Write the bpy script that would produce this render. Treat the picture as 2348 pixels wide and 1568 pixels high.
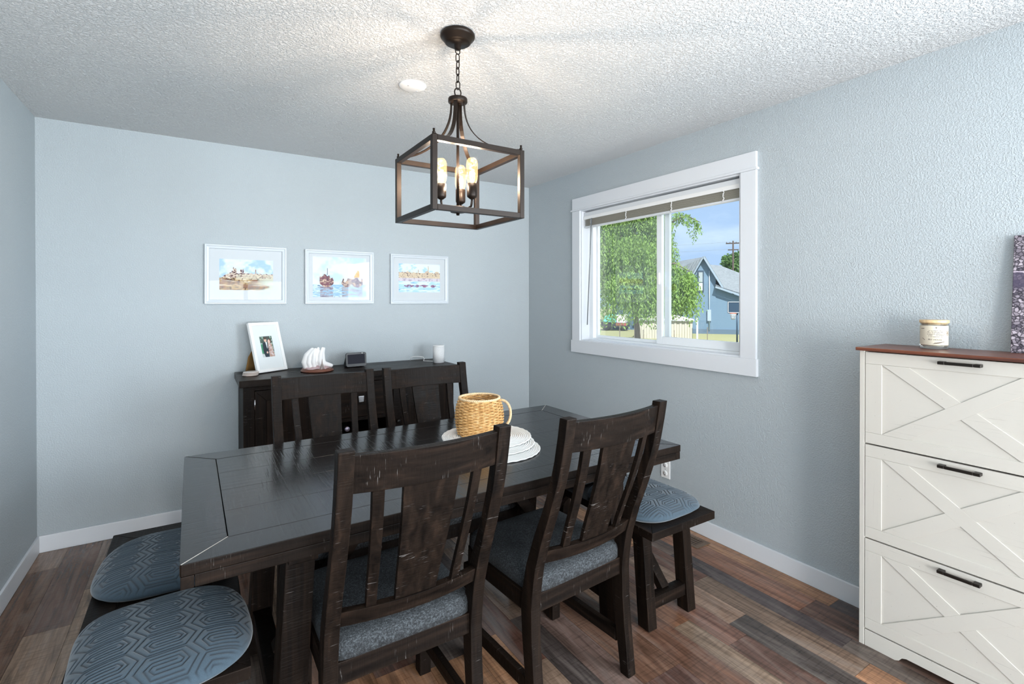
import bpy, bmesh, math, random
import numpy as np
from mathutils import Vector, Matrix

# ------------------------------------------------------------------ clear
for o in list(bpy.data.objects):
    bpy.data.objects.remove(o, do_unlink=True)
SC = bpy.context.scene
COL = SC.collection
PI = math.pi
rnd = random.Random(7)

# ------------------------------------------------------------------ camera
cam_d = bpy.data.cameras.new('camera')
cam = bpy.data.objects.new('camera', cam_d)
COL.objects.link(cam)
YAW, PITCH, ROLL = math.radians(32.320), math.radians(-0.300), math.radians(-0.047)
_f = Vector((math.sin(YAW) * math.cos(PITCH), math.cos(YAW) * math.cos(PITCH), math.sin(PITCH)))
_r = Vector((math.cos(YAW), -math.sin(YAW), 0.0))
_u = _r.cross(_f)
_r2 = _r * math.cos(ROLL) + _u * math.sin(ROLL)
_u2 = -_r * math.sin(ROLL) + _u * math.cos(ROLL)
M = Matrix((_r2, _u2, -_f)).transposed().to_4x4()
M.translation = Vector((-2.573, -3.7764, 1.4188))
cam.matrix_world = M
cam_d.sensor_fit = 'HORIZONTAL'
cam_d.sensor_width = 36.0
cam_d.lens = 17.503
cam_d.shift_y = -0.0390
cam_d.clip_start = 0.02
cam_d.clip_end = 500
SC.camera = cam

# ------------------------------------------------------------------ world, sun, daylight, added fill, exposure
SC.cycles.max_bounces = 8
SC.cycles.diffuse_bounces = 4
SC.cycles.glossy_bounces = 3
SC.view_settings.view_transform = 'Standard'
SC.view_settings.look = 'None'
SC.view_settings.gamma = 1.0
SC.view_settings.use_curve_mapping = False
SC.view_settings.exposure = 0.19

world = bpy.data.worlds.new('sky')
SC.world = world
world.use_nodes = True
wn = world.node_tree
wn.nodes.clear()
w_out = wn.nodes.new('ShaderNodeOutputWorld')
w_bg = wn.nodes.new('ShaderNodeBackground')
w_tc = wn.nodes.new('ShaderNodeTexCoord')
w_map = wn.nodes.new('ShaderNodeMapping')
w_map.inputs['Scale'].default_value = (1.6, 1.6, 5.0)
w_noise = wn.nodes.new('ShaderNodeTexNoise')
w_noise.inputs['Scale'].default_value = 2.2
w_noise.inputs['Detail'].default_value = 6
w_ramp = wn.nodes.new('ShaderNodeValToRGB')
w_ramp.color_ramp.elements[0].position = 0.42
w_ramp.color_ramp.elements[0].color = (0.19, 0.27, 0.39, 1)
w_ramp.color_ramp.elements[1].position = 0.68
w_ramp.color_ramp.elements[1].color = (0.37, 0.43, 0.49, 1)
wn.links.new(w_tc.outputs['Generated'], w_map.inputs['Vector'])
wn.links.new(w_map.outputs['Vector'], w_noise.inputs['Vector'])
wn.links.new(w_noise.outputs['Fac'], w_ramp.inputs['Fac'])
wn.links.new(w_ramp.outputs['Color'], w_bg.inputs['Color'])
w_bg.inputs['Strength'].default_value = 2.3
wn.links.new(w_bg.outputs['Background'], w_out.inputs['Surface'])


def lamp(name, kind, loc, energy, color, aim=None, **kw):
    d = bpy.data.lights.new(name, kind)
    d.energy = energy
    d.color = color
    for k, v in kw.items():
        setattr(d, k, v)
    o = bpy.data.objects.new(name, d)
    COL.objects.link(o)
    o.location = loc
    if aim is not None:
        o.rotation_euler = (Vector(aim) - Vector(loc)).to_track_quat('-Z', 'Y').to_euler()
    return o


lamp('sun', 'SUN', (-6, -14, 20), 9.0, (1.0, 0.95, 0.86), aim=(0, 0, 0), angle=0.01)
# rear door daylight; two unseen side fills added to brighten walls; visible window portal
lamp('daylight_rear_door', 'AREA', (-1.65, -8.62, 1.10), 275, (0.92, 0.965, 1.0), aim=(-1.65, -5.6, 3.6), shape='RECTANGLE', size=2.3, size_y=1.95)
lamp('daylight_side_window', 'AREA', (-0.06, -5.05, 1.45), 190, (0.84, 0.93, 1.0), aim=(-3, -4.6, 1.5), shape='RECTANGLE', size=1.5, size_y=1.25)  # added fill, brightens the left wall
lamp('daylight_side_door', 'AREA', (-3.27, -7.50, 1.10), 250, (1.0, 0.975, 0.95), aim=(0, -6.6, 2.4), shape='RECTANGLE', size=1.5, size_y=1.9)  # added fill, brightens the right wall
_p = lamp('window_portal', 'AREA', (0.16, -1.4225, 1.607), 1, (1, 1, 1), aim=(-3, -1.4225, 1.607), shape='RECTANGLE', size=1.375, size_y=1.03)
_p.data.cycles.is_portal = True

# ------------------------------------------------------------------ scene helpers
def srgb(r, g, b):
    def c(v):
        v /= 255.0
        return v / 12.92 if v <= 0.04045 else ((v + 0.055) / 1.055) ** 2.4
    return (c(r), c(g), c(b), 1.0)


def tag(o, label=None, cat=None, group=None, kind=None):
    if label: o['label'] = label
    if cat: o['category'] = cat
    if group: o['group'] = group
    if kind: o['kind'] = kind
    return o


def empty(name, loc=(0, 0, 0), rz=0.0, label=None, cat=None, group=None, kind=None, parent=None):
    o = bpy.data.objects.new(name, None)
    o.empty_display_size = 0.05
    COL.objects.link(o)
    o.location = loc
    o.rotation_euler = (0, 0, rz)
    if parent: o.parent = parent
    return tag(o, label, cat, group, kind)


def copy_tree(o, parent=None):
    c = o.copy()
    COL.objects.link(c)
    c.parent = parent
    for ch in list(o.children):
        copy_tree(ch, c)
    return c


class MB:
    def __init__(s):
        s.v = []; s.f = []; s.sm = []

    def add(s, vs, fs, smooth=False):
        b = len(s.v)
        s.v += [tuple(v) for v in vs]
        s.f += [tuple(b + i for i in f) for f in fs]
        s.sm += [smooth] * len(fs)
        return s

    def box(s, x0, x1, y0, y1, z0, z1, mat=None):
        vs = [Vector((x, y, z)) for z in (z0, z1) for y in (y0, y1) for x in (x0, x1)]
        if mat is not None: vs = [mat @ v for v in vs]
        return s.add(vs, [(0, 2, 3, 1), (4, 5, 7, 6), (0, 1, 5, 4), (2, 6, 7, 3), (0, 4, 6, 2), (1, 3, 7, 5)])

    def bar(s, p0, p1, w, h, up=(0, 0, 1)):
        """rectangular bar from p0 to p1; h along 'up', w across"""
        p0, p1 = Vector(p0), Vector(p1)
        d = (p1 - p0).normalized()
        up = Vector(up)
        x = d.cross(up)
        if x.length < 1e-6: x = d.cross(Vector((1, 0, 0)))
        x.normalize()
        u = x.cross(d).normalized()
        vs = []
        for p in (p0, p1):
            for a, b in ((-1, -1), (1, -1), (1, 1), (-1, 1)):
                vs.append(p + x * (a * w / 2) + u * (b * h / 2))
        return s.add(vs, [(3, 2, 1, 0), (4, 5, 6, 7), (0, 1, 5, 4), (1, 2, 6, 5), (2, 3, 7, 6), (3, 0, 4, 7)])

    def tube(s, pts, r, n=8, closed=False, caps=True):
        pts = [Vector(p) for p in pts]
        m = len(pts)
        rr = r if hasattr(r, '__len__') else [r] * m
        vs = []
        prev = None
        for i, p in enumerate(pts):
            if closed:
                d = pts[(i + 1) % m] - pts[i - 1]
            else:
                d = pts[min(i + 1, m - 1)] - pts[max(i - 1, 0)]
            d.normalize()
            if prev is None:
                a = d.cross(Vector((0, 0, 1)))
                if a.length < 1e-3: a = d.cross(Vector((1, 0, 0)))
            else:
                a = prev - d * prev.dot(d)
            a.normalize()
            prev = a
            b = d.cross(a)
            for k in range(n):
                t = 2 * PI * k / n
                vs.append(p + (a * math.cos(t) + b * math.sin(t)) * rr[i])
        fs = []
        for i in range(m if closed else m - 1):
            j = (i + 1) % m
            for k in range(n):
                k2 = (k + 1) % n
                fs.append((i * n + k, i * n + k2, j * n + k2, j * n + k))
        s.add(vs, fs, True)
        if caps and not closed:
            b = len(s.v) - m * n
            s.f.append(tuple(b + k for k in range(n))[::-1]); s.sm.append(False)
            s.f.append(tuple(b + (m - 1) * n + k for k in range(n))); s.sm.append(False)
        return s

    def lathe(s, prof, n=32, c=(0, 0, 0), axis='Z', smooth=True, cap=True):
        vs = []
        for (r, z) in prof:
            for k in range(n):
                t = 2 * PI * k / n
                a, b = r * math.cos(t), r * math.sin(t)
                if axis == 'Z': q = (c[0] + a, c[1] + b, c[2] + z)
                elif axis == 'Y': q = (c[0] + a, c[1] + z, c[2] - b)
                else: q = (c[0] + z, c[1] + a, c[2] + b)
                vs.append(q)
        fs = []
        for i in range(len(prof) - 1):
            for k in range(n):
                k2 = (k + 1) % n
                fs.append((i * n + k, i * n + k2, (i + 1) * n + k2, (i + 1) * n + k))
        s.add(vs, fs, smooth)
        if cap:
            b = len(s.v) - len(prof) * n
            if prof[0][0] > 1e-6:
                s.f.append(tuple(b + k for k in range(n))[::-1]); s.sm.append(False)
            if prof[-1][0] > 1e-6:
                e = b + (len(prof) - 1) * n
                s.f.append(tuple(e + k for k in range(n))); s.sm.append(False)
        return s

    def prism(s, poly, a0, a1, axis='Z', mat=None):
        """2D polygon extruded: axis Z -> (x,y); Y -> (x,z); X -> (y,z)"""
        n = len(poly)
        def P(q, a):
            if axis == 'Z': v = Vector((q[0], q[1], a))
            elif axis == 'Y': v = Vector((q[0], a, q[1]))
            else: v = Vector((a, q[0], q[1]))
            return mat @ v if mat is not None else v
        vs = [P(q, a0) for q in poly] + [P(q, a1) for q in poly]
        fs = [tuple(range(n))[::-1], tuple(range(n, 2 * n))]
        for i in range(n):
            j = (i + 1) % n
            fs.append((i, j, n + j, n + i))
        return s.add(vs, fs)

    def sweep(s, secs, smooth=False):
        """list of cross sections (equal vertex counts, closed loops)"""
        n = len(secs[0])
        vs = [v for q in secs for v in q]
        fs = []
        for i in range(len(secs) - 1):
            for k in range(n):
                k2 = (k + 1) % n
                fs.append((i * n + k, i * n + k2, (i + 1) * n + k2, (i + 1) * n + k))
        fs.append(tuple(range(n))[::-1])
        fs.append(tuple((len(secs) - 1) * n + k for k in range(n)))
        return s.add(vs, fs, smooth)

    def mesh(s, name, bevel=0.0, segs=2):
        me = bpy.data.meshes.new(name)
        me.from_pydata(s.v, [], s.f)
        me.polygons.foreach_set('use_smooth', s.sm)
        bm = bmesh.new()
        bm.from_mesh(me)
        bmesh.ops.recalc_face_normals(bm, faces=bm.faces)
        if bevel > 0:
            ed = [e for e in bm.edges if len(e.link_faces) == 2 and e.calc_face_angle(0) > 0.6]
            bmesh.ops.bevel(bm, geom=ed, offset=bevel, segments=segs, profile=0.6, affect='EDGES', clamp_overlap=True)
        bm.to_mesh(me)
        bm.free()
        return me

    def build(s, name, mat, parent=None, bevel=0.0, segs=2):
        o = bpy.data.objects.new(name, s.mesh(name, bevel, segs))
        if mat is not None: o.data.materials.append(mat)
        COL.objects.link(o)
        if parent is not None: o.parent = parent
        return o


def link_mesh(name, me, parent=None, loc=None, rz=None):
    o = bpy.data.objects.new(name, me)
    COL.objects.link(o)
    if parent is not None: o.parent = parent
    if loc is not None: o.location = loc
    if rz is not None: o.rotation_euler = (0, 0, rz)
    return o


# ------------------------------------------------------------------ materials
class NT:
    def __init__(s, name):
        s.m = bpy.data.materials.new(name)
        s.m.use_nodes = True
        s.t = s.m.node_tree
        s.t.nodes.clear()
        s.out = s.t.nodes.new('ShaderNodeOutputMaterial')

    def n(s, typ, ins=None, **props):
        nd = s.t.nodes.new('ShaderNode' + typ)
        for k, v in props.items(): setattr(nd, k, v)
        for k, v in (ins or {}).items():
            sock = nd.inputs[k]
            if hasattr(v, 'is_linked') or isinstance(v, bpy.types.NodeSocket):
                s.t.links.new(v, sock)
            else:
                sock.default_value = v
        return nd

    def surf(s, sock):
        s.t.links.new(sock, s.out.inputs['Surface'])
        return s.m

    def ramp(s, fac, stops, interp='LINEAR'):
        nd = s.n('ValToRGB', {'Fac': fac})
        cr = nd.color_ramp
        cr.interpolation = interp
        while len(cr.elements) > 1: cr.elements.remove(cr.elements[-1])
        cr.elements[0].position = stops[0][0]; cr.elements[0].color = stops[0][1]
        for p, c in stops[1:]:
            e = cr.elements.new(p); e.color = c
        return nd.outputs['Color']

    def coords(s, scale=(1, 1, 1), kind='Object', rot=(0, 0, 0)):
        tc = s.n('TexCoord')
        return s.n('Mapping', {'Vector': tc.outputs[kind], 'Scale': scale, 'Rotation': rot}).outputs['Vector']

    def noise(s, vec, scale, detail=4, rough=0.55, dist=0.0):
        return s.n('TexNoise', {'Vector': vec, 'Scale': scale, 'Detail': detail, 'Roughness': rough, 'Distortion': dist}).outputs['Fac']

    def math(s, op, a, b=0.0):
        return s.n('Math', {0: a, 1: b}, operation=op).outputs[0]

    def mix(s, fac, a, b, blend='MIX'):
        nd = s.n('Mix', data_type='RGBA', blend_type=blend)
        for i, v in ((0, fac), (6, a), (7, b)):
            if isinstance(v, bpy.types.NodeSocket): s.t.links.new(v, nd.inputs[i])
            else: nd.inputs[i].default_value = v
        return nd.outputs[2]

    def bump(s, h, strength, dist=0.01):
        return s.n('Bump', {'Height': h, 'Strength': strength, 'Distance': dist}).outputs['Normal']

    def pbr(s, color, rough=0.5, normal=None, **extra):
        ins = {'Base Color': color, 'Roughness': rough}
        if normal is not None: ins['Normal'] = normal
        ins.update(extra)
        return s.surf(s.n('BsdfPrincipled', ins).outputs[0])


def plain(name, rgb, rough=0.5, **extra):
    t = NT(name)
    return t.pbr(rgb if len(rgb) == 4 else srgb(*rgb), rough, **extra)


def m_wall():
    t = NT('wall_paint')
    v = t.coords()
    h = t.noise(v, 130, 3, 0.6)
    h2 = t.noise(v, 260, 2, 0.5)
    hh = t.math('ADD', t.n('MapRange', {'Value': h, 'From Min': 0.42, 'From Max': 0.62}).outputs[0], t.math('MULTIPLY', h2, 0.4))
    big = t.noise(v, 1.3, 2)
    c = t.mix(big, srgb(176, 185, 190), srgb(181, 190, 195))
    return t.pbr(c, 0.55, t.bump(hh, 0.42, 0.005))


def m_ceiling():
    t = NT('ceiling_texture')
    v = t.coords()
    h = t.noise(v, 90, 4, 0.62, 0.4)
    hh = t.n('MapRange', {'Value': h, 'From Min': 0.40, 'From Max': 0.60}).outputs[0]
    return t.pbr(srgb(234, 236, 237), 0.75, t.bump(hh, 0.8, 0.010))


def m_trim(name='white_trim', rgb=(218, 222, 227), rough=0.35):
    t = NT(name)
    v = t.coords()
    return t.pbr(srgb(*rgb), rough, t.bump(t.noise(v, 30, 2), 0.03, 0.004))


_dw = {}
def darkwood(axis, tone=1.0, rough=0.42):
    """espresso stained distressed wood; axis = direction of the grain; saw marks run across it"""
    key = (axis, tone, rough)
    if key in _dw: return _dw[key]
    t = NT('espresso_wood_' + axis.lower())
    al, ac = 2.0, 46.0
    sc = {'X': (al, ac, ac), 'Y': (ac, al, ac), 'Z': (ac, ac, al)}[axis]
    v = t.coords(sc)
    grain = t.noise(v, 1.0, 5, 0.6, 0.6)
    base = t.ramp(grain, [(0.30, (0.0030 * tone, 0.0024 * tone, 0.0022 * tone, 1)), (0.55, (0.0105 * tone, 0.0068 * tone, 0.0050 * tone, 1)), (0.8, (0.026 * tone, 0.0150 * tone, 0.0100 * tone, 1))])
    b1, b2 = 210.0, 9.0
    sc2 = {'X': (b1, b2, b2), 'Y': (b2, b1, b2), 'Z': (b2, b2, b1)}[axis]
    saw = t.noise(t.coords(sc2), 1.0, 3, 0.55, 0.3)
    patch = t.noise(t.coords((1, 1, 1)), 9.0, 3, 0.6)
    sc3 = {'X': (330, 26, 26), 'Y': (26, 330, 26), 'Z': (26, 26, 330)}[axis]
    fl = t.noise(t.coords(sc3), 1.0, 2, 0.5)
    f1 = t.n('MapRange', {'Value': fl, 'From Min': 0.66, 'From Max': 0.74}).outputs[0]
    f2 = t.n('MapRange', {'Value': patch, 'From Min': 0.50, 'From Max': 0.66}).outputs[0]
    flk = t.math('MULTIPLY', f1, f2)
    col = t.mix(t.math('MULTIPLY', flk, 0.62), base, (0.26, 0.24, 0.23, 1))
    sawd = t.n('MapRange', {'Value': saw, 'From Min': 0.30, 'From Max': 0.52}).outputs[0]
    hgt = t.math('ADD', t.math('MULTIPLY', grain, 0.45), sawd)
    ro = t.n('MapRange', {'Value': grain, 'From Min': 0.3, 'From Max': 0.7, 'To Min': rough - 0.07, 'To Max': rough + 0.12}).outputs[0]
    _dw[key] = t.pbr(col, ro, t.bump(hgt, 0.22, 0.0022), **{'Specular IOR Level': 0.07})
    return _dw[key]


def m_tabletop(axis):
    t = NT('espresso_tabletop_' + axis.lower())
    sc = (3.0, 60.0, 60.0) if axis == 'X' else (60.0, 3.0, 60.0)
    grain = t.noise(t.coords(sc), 1.0, 5, 0.6, 0.5)
    base = t.ramp(grain, [(0.30, (0.006, 0.0055, 0.006, 1)), (0.6, (0.014, 0.0125, 0.0125, 1)), (0.85, (0.03, 0.026, 0.025, 1))])
    sc2 = (150.0, 7.0, 7.0) if axis == 'X' else (7.0, 150.0, 7.0)
    saw = t.noise(t.coords(sc2), 1.0, 2, 0.5, 0.2)
    sawd = t.n('MapRange', {'Value': saw, 'From Min': 0.30, 'From Max': 0.44}).outputs[0]
    spk = t.n('MapRange', {'Value': t.noise(t.coords(), 300, 1), 'From Min': 0.76, 'From Max': 0.80}).outputs[0]
    col = t.mix(t.math('MULTIPLY', spk, 0.5), base, (0.35, 0.35, 0.36, 1))
    hgt = t.math('ADD', t.math('MULTIPLY', grain, 0.8), t.math('MULTIPLY', sawd, 0.7))
    return t.pbr(col, 0.21, t.bump(hgt, 0.2, 0.002), **{'Specular IOR Level': 0.55})


def m_plank():
    t = NT('laminate_plank')
    oi = t.n('ObjectInfo')
    tc = t.n('TexCoord')
    off = t.n('VectorMath', {0: tc.outputs['Object'], 1: oi.outputs['Location']}, operation='ADD').outputs[0]
    rv = t.n('CombineXYZ', {'X': t.math('MULTIPLY', oi.outputs['Random'], 37.0), 'Y': t.math('MULTIPLY', oi.outputs['Random'], 91.0), 'Z': 0.0}).outputs[0]
    pos = t.n('VectorMath', {0: off, 1: rv}, operation='ADD').outputs[0]
    g1 = t.noise(t.n('Mapping', {'Vector': pos, 'Scale': (55, 2.6, 1)}).outputs[0], 1.0, 6, 0.62, 0.8)
    g2 = t.noise(t.n('Mapping', {'Vector': pos, 'Scale': (9, 1.6, 1)}).outputs[0], 1.0, 4, 0.6, 1.6)
    g3 = t.noise(t.n('Mapping', {'Vector': pos, 'Scale': (10, 120, 1)}).outputs[0], 1.0, 2, 0.5)
    mul = t.math('MULTIPLY', t.n('MapRange', {'Value': g1, 'From Min': 0.25, 'From Max': 0.75, 'To Min': 0.40, 'To Max': 1.6}).outputs[0],
                 t.n('MapRange', {'Value': g2, 'From Min': 0.25, 'From Max': 0.75, 'To Min': 0.5, 'To Max': 1.5}).outputs[0])
    saw = t.n('MapRange', {'Value': g3, 'From Min': 0.5, 'From Max': 0.7, 'To Min': 1.0, 'To Max': 0.72}).outputs[0]
    mul = t.math('MULTIPLY', mul, saw)
    grey = t.n('CombineXYZ', {'X': mul, 'Y': mul, 'Z': mul}).outputs[0]
    col = t.mix(1.0, oi.outputs['Color'], grey, 'MULTIPLY')
    greyer = t.mix(t.n('MapRange', {'Value': g2, 'From Min': 0.5, 'From Max': 0.75, 'To Min': 0.0, 'To Max': 0.55}).outputs[0], col, (0.150, 0.132, 0.118, 1))
    return t.pbr(greyer, t.n('MapRange', {'Value': g1, 'To Min': 0.18, 'To Max': 0.30}).outputs[0], t.bump(g1, 0.10, 0.0015), **{'Specular IOR Level': 0.5})


def m_whitewood(axis='Y'):
    t = NT('whitewashed_wood_' + axis.lower())
    sc = {'Y': (60, 5.0, 260), 'Z': (60, 260, 5.0)}[axis]
    g = t.noise(t.coords(sc), 1.0, 4, 0.6, 0.5)
    patch = t.noise(t.coords(), 7.0, 3, 0.6)
    st = t.math('MULTIPLY', t.n('MapRange', {'Value': g, 'From Min': 0.63, 'From Max': 0.72}).outputs[0], t.n('MapRange', {'Value': patch, 'From Min': 0.45, 'From Max': 0.62}).outputs[0])
    sp = t.n('MapRange', {'Value': t.noise(t.coords(), 140, 1), 'From Min': 0.77, 'From Max': 0.80}).outputs[0]
    c = t.mix(t.math('MULTIPLY', t.math('MAXIMUM', st, sp), 0.42), srgb(198, 194, 186), srgb(96, 91, 86))
    return t.pbr(c, 0.5, t.bump(g, 0.06, 0.002))


def m_tweed(name, dark, light, s=260):
    t = NT(name)
    a = t.noise(t.coords((s, s * 0.25, s)), 1.0, 2)
    b = t.noise(t.coords((s * 0.25, s, s * 0.25)), 1.0, 2)
    f = t.math('ADD', t.math('MULTIPLY', a, 0.5), t.math('MULTIPLY', b, 0.5))
    c = t.ramp(f, [(0.38, srgb(*dark)), (0.50, srgb(*[(x + y) / 2 * 0.85 for x, y in zip(dark, light)])), (0.62, srgb(*light))])
    return t.pbr(c, 0.9, t.bump(f, 0.4, 0.002))


def m_cushion():
    t = NT('quilted_slate_fabric')
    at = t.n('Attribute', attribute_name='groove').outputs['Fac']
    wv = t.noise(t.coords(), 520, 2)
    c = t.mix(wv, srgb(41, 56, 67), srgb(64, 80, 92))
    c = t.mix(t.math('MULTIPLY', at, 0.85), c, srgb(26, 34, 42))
    return t.pbr(c, 0.92, t.bump(wv, 0.25, 0.001), **{'Sheen Weight': 0.25})


def m_glass(name, refl=0.07, tint=(0.97, 0.985, 0.99, 1), rough=0.0, mx=0.6):
    t = NT(name)
    tr = t.n('BsdfTransparent', {'Color': tint})
    gl = t.n('BsdfGlossy', {'Color': (1, 1, 1, 1), 'Roughness': rough})
    lw = t.n('LayerWeight', {'Blend': 0.35})
    fac = t.n('MapRange', {'Value': lw.outputs['Fresnel'], 'To Min': refl * 0.5, 'To Max': mx}).outputs[0]
    return t.surf(t.n('MixShader', {0: fac, 1: tr.outputs[0], 2: gl.outputs[0]}).outputs[0])


def m_emit(name, rgb, strength):
    t = NT(name)
    return t.surf(t.n('Emission', {'Color': rgb, 'Strength': strength}).outputs[0])


def m_vcol(name, rough=0.6):
    t = NT(name)
    c = t.n('Attribute', attribute_name='Col').outputs['Color']
    return t.pbr(c, rough)


WALL = m_wall(); CEIL = m_ceiling(); TRIM = m_trim()
DX, DY, DZ = darkwood('X'), darkwood('Y'), darkwood('Z')
PLANK = m_plank()
WW_Y, WW_Z = m_whitewood('Y'), m_whitewood('Z')
SEATF = m_tweed('charcoal_tweed', (11, 13, 16), (72, 77, 81), 560)
CUSH = m_cushion()
BRONZE = plain('oil_rubbed_bronze', (0.016, 0.0105, 0.0075, 1), 0.40, Metallic=0.35, **{'Specular IOR Level': 0.25})
BLACKM = plain('black_metal', (0.012, 0.011, 0.010, 1), 0.35, Metallic=0.4)
CHROME = plain('brushed_nickel', (0.62, 0.62, 0.64, 1), 0.22, Metallic=1.0)
GLASS = m_glass('window_glass', 0.01, mx=0.2)
VINYL = plain('white_vinyl', (232, 237, 241), 0.35)
VCOL = m_vcol('printed_paper', 0.7)
PICGLASS = m_glass('picture_glass', 0.002, mx=0.07)
PLASTIC_W = plain('white_plastic', (235, 236, 236), 0.4)
BLACKP = plain('black_plastic', (0.012, 0.012, 0.014, 1), 0.35)

# ------------------------------------------------------------------ room shell
W = 3.335; H = 2.44; YB = -8.8; TH = 0.14
OP_Y0, OP_Y1, OP_Z0, OP_Z1 = -2.110, -0.735, 1.092, 2.122
fl = MB().box(-W - TH, TH, YB - TH, TH, -0.12, -0.008).build('floor', darkwood('Y', 4.0, 0.4))
tag(fl, 'brown and grey wood laminate floor', 'floor', kind='structure')
tag(MB().box(-W - TH, TH, YB - TH, TH, H, H + 0.15).build('ceiling', CEIL), 'white textured ceiling', 'ceiling', kind='structure')
tag(MB().box(-W - TH, TH, 0, TH, 0, H).build('wall_back', WALL), 'pale blue grey wall behind the sideboard', 'wall', kind='structure')
wr = MB()
wr.box(0, TH, -4.2, 0, 0, OP_Z0); wr.box(0, TH, -4.2, 0, OP_Z1, H)
wr.box(0, TH, -4.2, OP_Y0, OP_Z0, OP_Z1); wr.box(0, TH, OP_Y1, 0, OP_Z0, OP_Z1)
wr.box(0, TH, YB, -5.9, 0, H); wr.box(0, TH, -5.9, -4.2, 0, 0.75); wr.box(0, TH, -5.9, -4.2, 2.12, H)
tag(wr.build('wall_right', WALL), 'pale blue grey wall with the window', 'wall', kind='structure')
wl = MB(); wl.box(-W - TH, -W, -6.65, 0, 0, H); wl.box(-W - TH, -W, YB, -8.35, 0, H); wl.box(-W - TH, -W, -8.35, -6.65, 2.08, H)
tag(wl.build('wall_left', WALL), 'pale blue grey wall at the left edge', 'wall', kind='structure')
wb = MB()
wb.box(-W - TH, -2.85, YB - TH, YB, 0, H); wb.box(-0.45, TH, YB - TH, YB, 0, H); wb.box(-2.85, -0.45, YB - TH, YB, 2.08, H)
tag(wb.build('wall_front', WALL), 'pale blue grey wall behind the camera', 'wall', kind='structure')


def slider(name, label, M4, w):
    """sliding glass door, width along local x, in the local xz plane"""
    e = empty(name, label=label, cat='door', kind='structure')
    e.matrix_world = M4
    f = MB()
    f.box(0, 0.06, -0.05, 0.05, 0, 2.08); f.box(w - 0.06, w, -0.05, 0.05, 0, 2.08)
    f.box(0.06, w - 0.06, -0.05, 0.05, 2.02, 2.08); f.box(0.06, w - 0.06, -0.05, 0.05, 0, 0.05)
    f.box(w / 2 - 0.04, w / 2 + 0.04, -0.04, 0.04, 0.05, 2.02)
    f.build('door_frame', VINYL, e, 0.003)
    MB().box(0.06, w / 2 - 0.04, -0.004, 0.004, 0.05, 2.02).build('pane', GLASS, e)
    MB().box(w / 2 + 0.04, w - 0.06, -0.004, 0.004, 0.05, 2.02).build('pane', GLASS, e)
    return e


slider('door_1', 'white sliding glass door behind the camera', Matrix.Translation((-2.85, YB - 0.07, 0)), 2.4)
slider('added_door_2', 'unseen white sliding glass door added in the left wall for fill light', Matrix.Translation((-W - 0.07, -8.35, 0)) @ Matrix.Rotation(PI / 2, 4, 'Z'), 1.7)  # second door is added, an opening for the left fill lamp
w2 = empty('added_window_2', (0.07, -5.9, 0.75), label='unseen white framed window added behind the camera for fill light', cat='window', kind='structure')  # added window out of view, goes with the right fill lamp
f = MB(); f.box(-0.05, 0.05, 0, 0.05, 0, 1.37); f.box(-0.05, 0.05, 1.65, 1.70, 0, 1.37); f.box(-0.05, 0.05, 0.05, 1.65, 0, 0.05); f.box(-0.05, 0.05, 0.05, 1.65, 1.32, 1.37); f.box(-0.03, 0.03, 0.83, 0.87, 0.05, 1.32)
f.build('window_frame', VINYL, w2, 0.003)
MB().box(-0.003, 0.003, 0.05, 0.83, 0.05, 1.32).build('pane', GLASS, w2)
MB().box(-0.003, 0.003, 0.87, 1.65, 0.05, 1.32).build('pane', GLASS, w2)

BT, BH = 0.012, 0.094
tag(MB().box(-W, 0, -BT, 0, 0, BH).build('baseboard_back', TRIM, bevel=0.003), 'white baseboard under the pictures', 'baseboard', kind='structure')
tag(MB().box(-BT, 0, YB, -BT, 0, BH).build('baseboard_right', TRIM, bevel=0.003), 'white baseboard under the window', 'baseboard', kind='structure')
tag(MB().box(-W, -W + BT, -6.65, -BT, 0, BH).build('baseboard_left', TRIM, bevel=0.003), 'white baseboard at the left edge', 'baseboard', kind='structure')

# laminate strips, each a part of the floor
PAL = [(112, 88, 74), (118, 106, 96), (92, 70, 62), (150, 118, 92), (84, 78, 76), (134, 116, 102), (104, 92, 86), (126, 96, 78), (90, 72, 66), (74, 70, 72), (160, 134, 112), (110, 86, 74)]
px_ = -W + BT
rf = random.Random(21)
cols_x = [px_]
while cols_x[-1] < -0.02:
    cols_x.append(cols_x[-1] + rf.choice((0.10, 0.125, 0.125, 0.155, 0.19)))
cols_x[-1] = -BT
last = -1
n_pl = 0
for i in range(len(cols_x) - 1):
    x0, x1 = cols_x[i], cols_x[i + 1]
    if x1 - x0 < 0.01: continue
    y = -BT
    first = True
    while y > -3.15:
        ln = rf.uniform(0.42, 1.0) * (rf.uniform(0.3, 1.0) if first else 1.0)
        first = False
        y2 = max(y - ln, -3.2)
        k = rf.randrange(len(PAL))
        while k == last: k = rf.randrange(len(PAL))
        last = k
        cx, cy = (x0 + x1) / 2, (y + y2) / 2
        hw, hl = (x1 - x0) / 2 - 0.0006, (y - y2) / 2 - 0.0006
        me = MB().box(-hw, hw, -hl, hl, -0.008, 0.0).mesh('plank')
        me.materials.append(PLANK)
        o = link_mesh('plank', me, fl, (cx, cy, 0.0))
        c = srgb(PAL[k][0] * 1.04, PAL[k][1] * 0.96, PAL[k][2] * 0.90)
        _k = rf.uniform(0.72, 1.05)
        o.color = (c[0] * _k, c[1] * _k * rf.uniform(0.97, 1.03), c[2] * _k * rf.uniform(0.95, 1.05), 1)
        n_pl += 1
        y = y2
rest = MB().box(-W, 0, YB, -3.2, -0.008, 0.0).build('plank', PLANK, fl)
rest.color = srgb(112, 92, 80)

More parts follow.
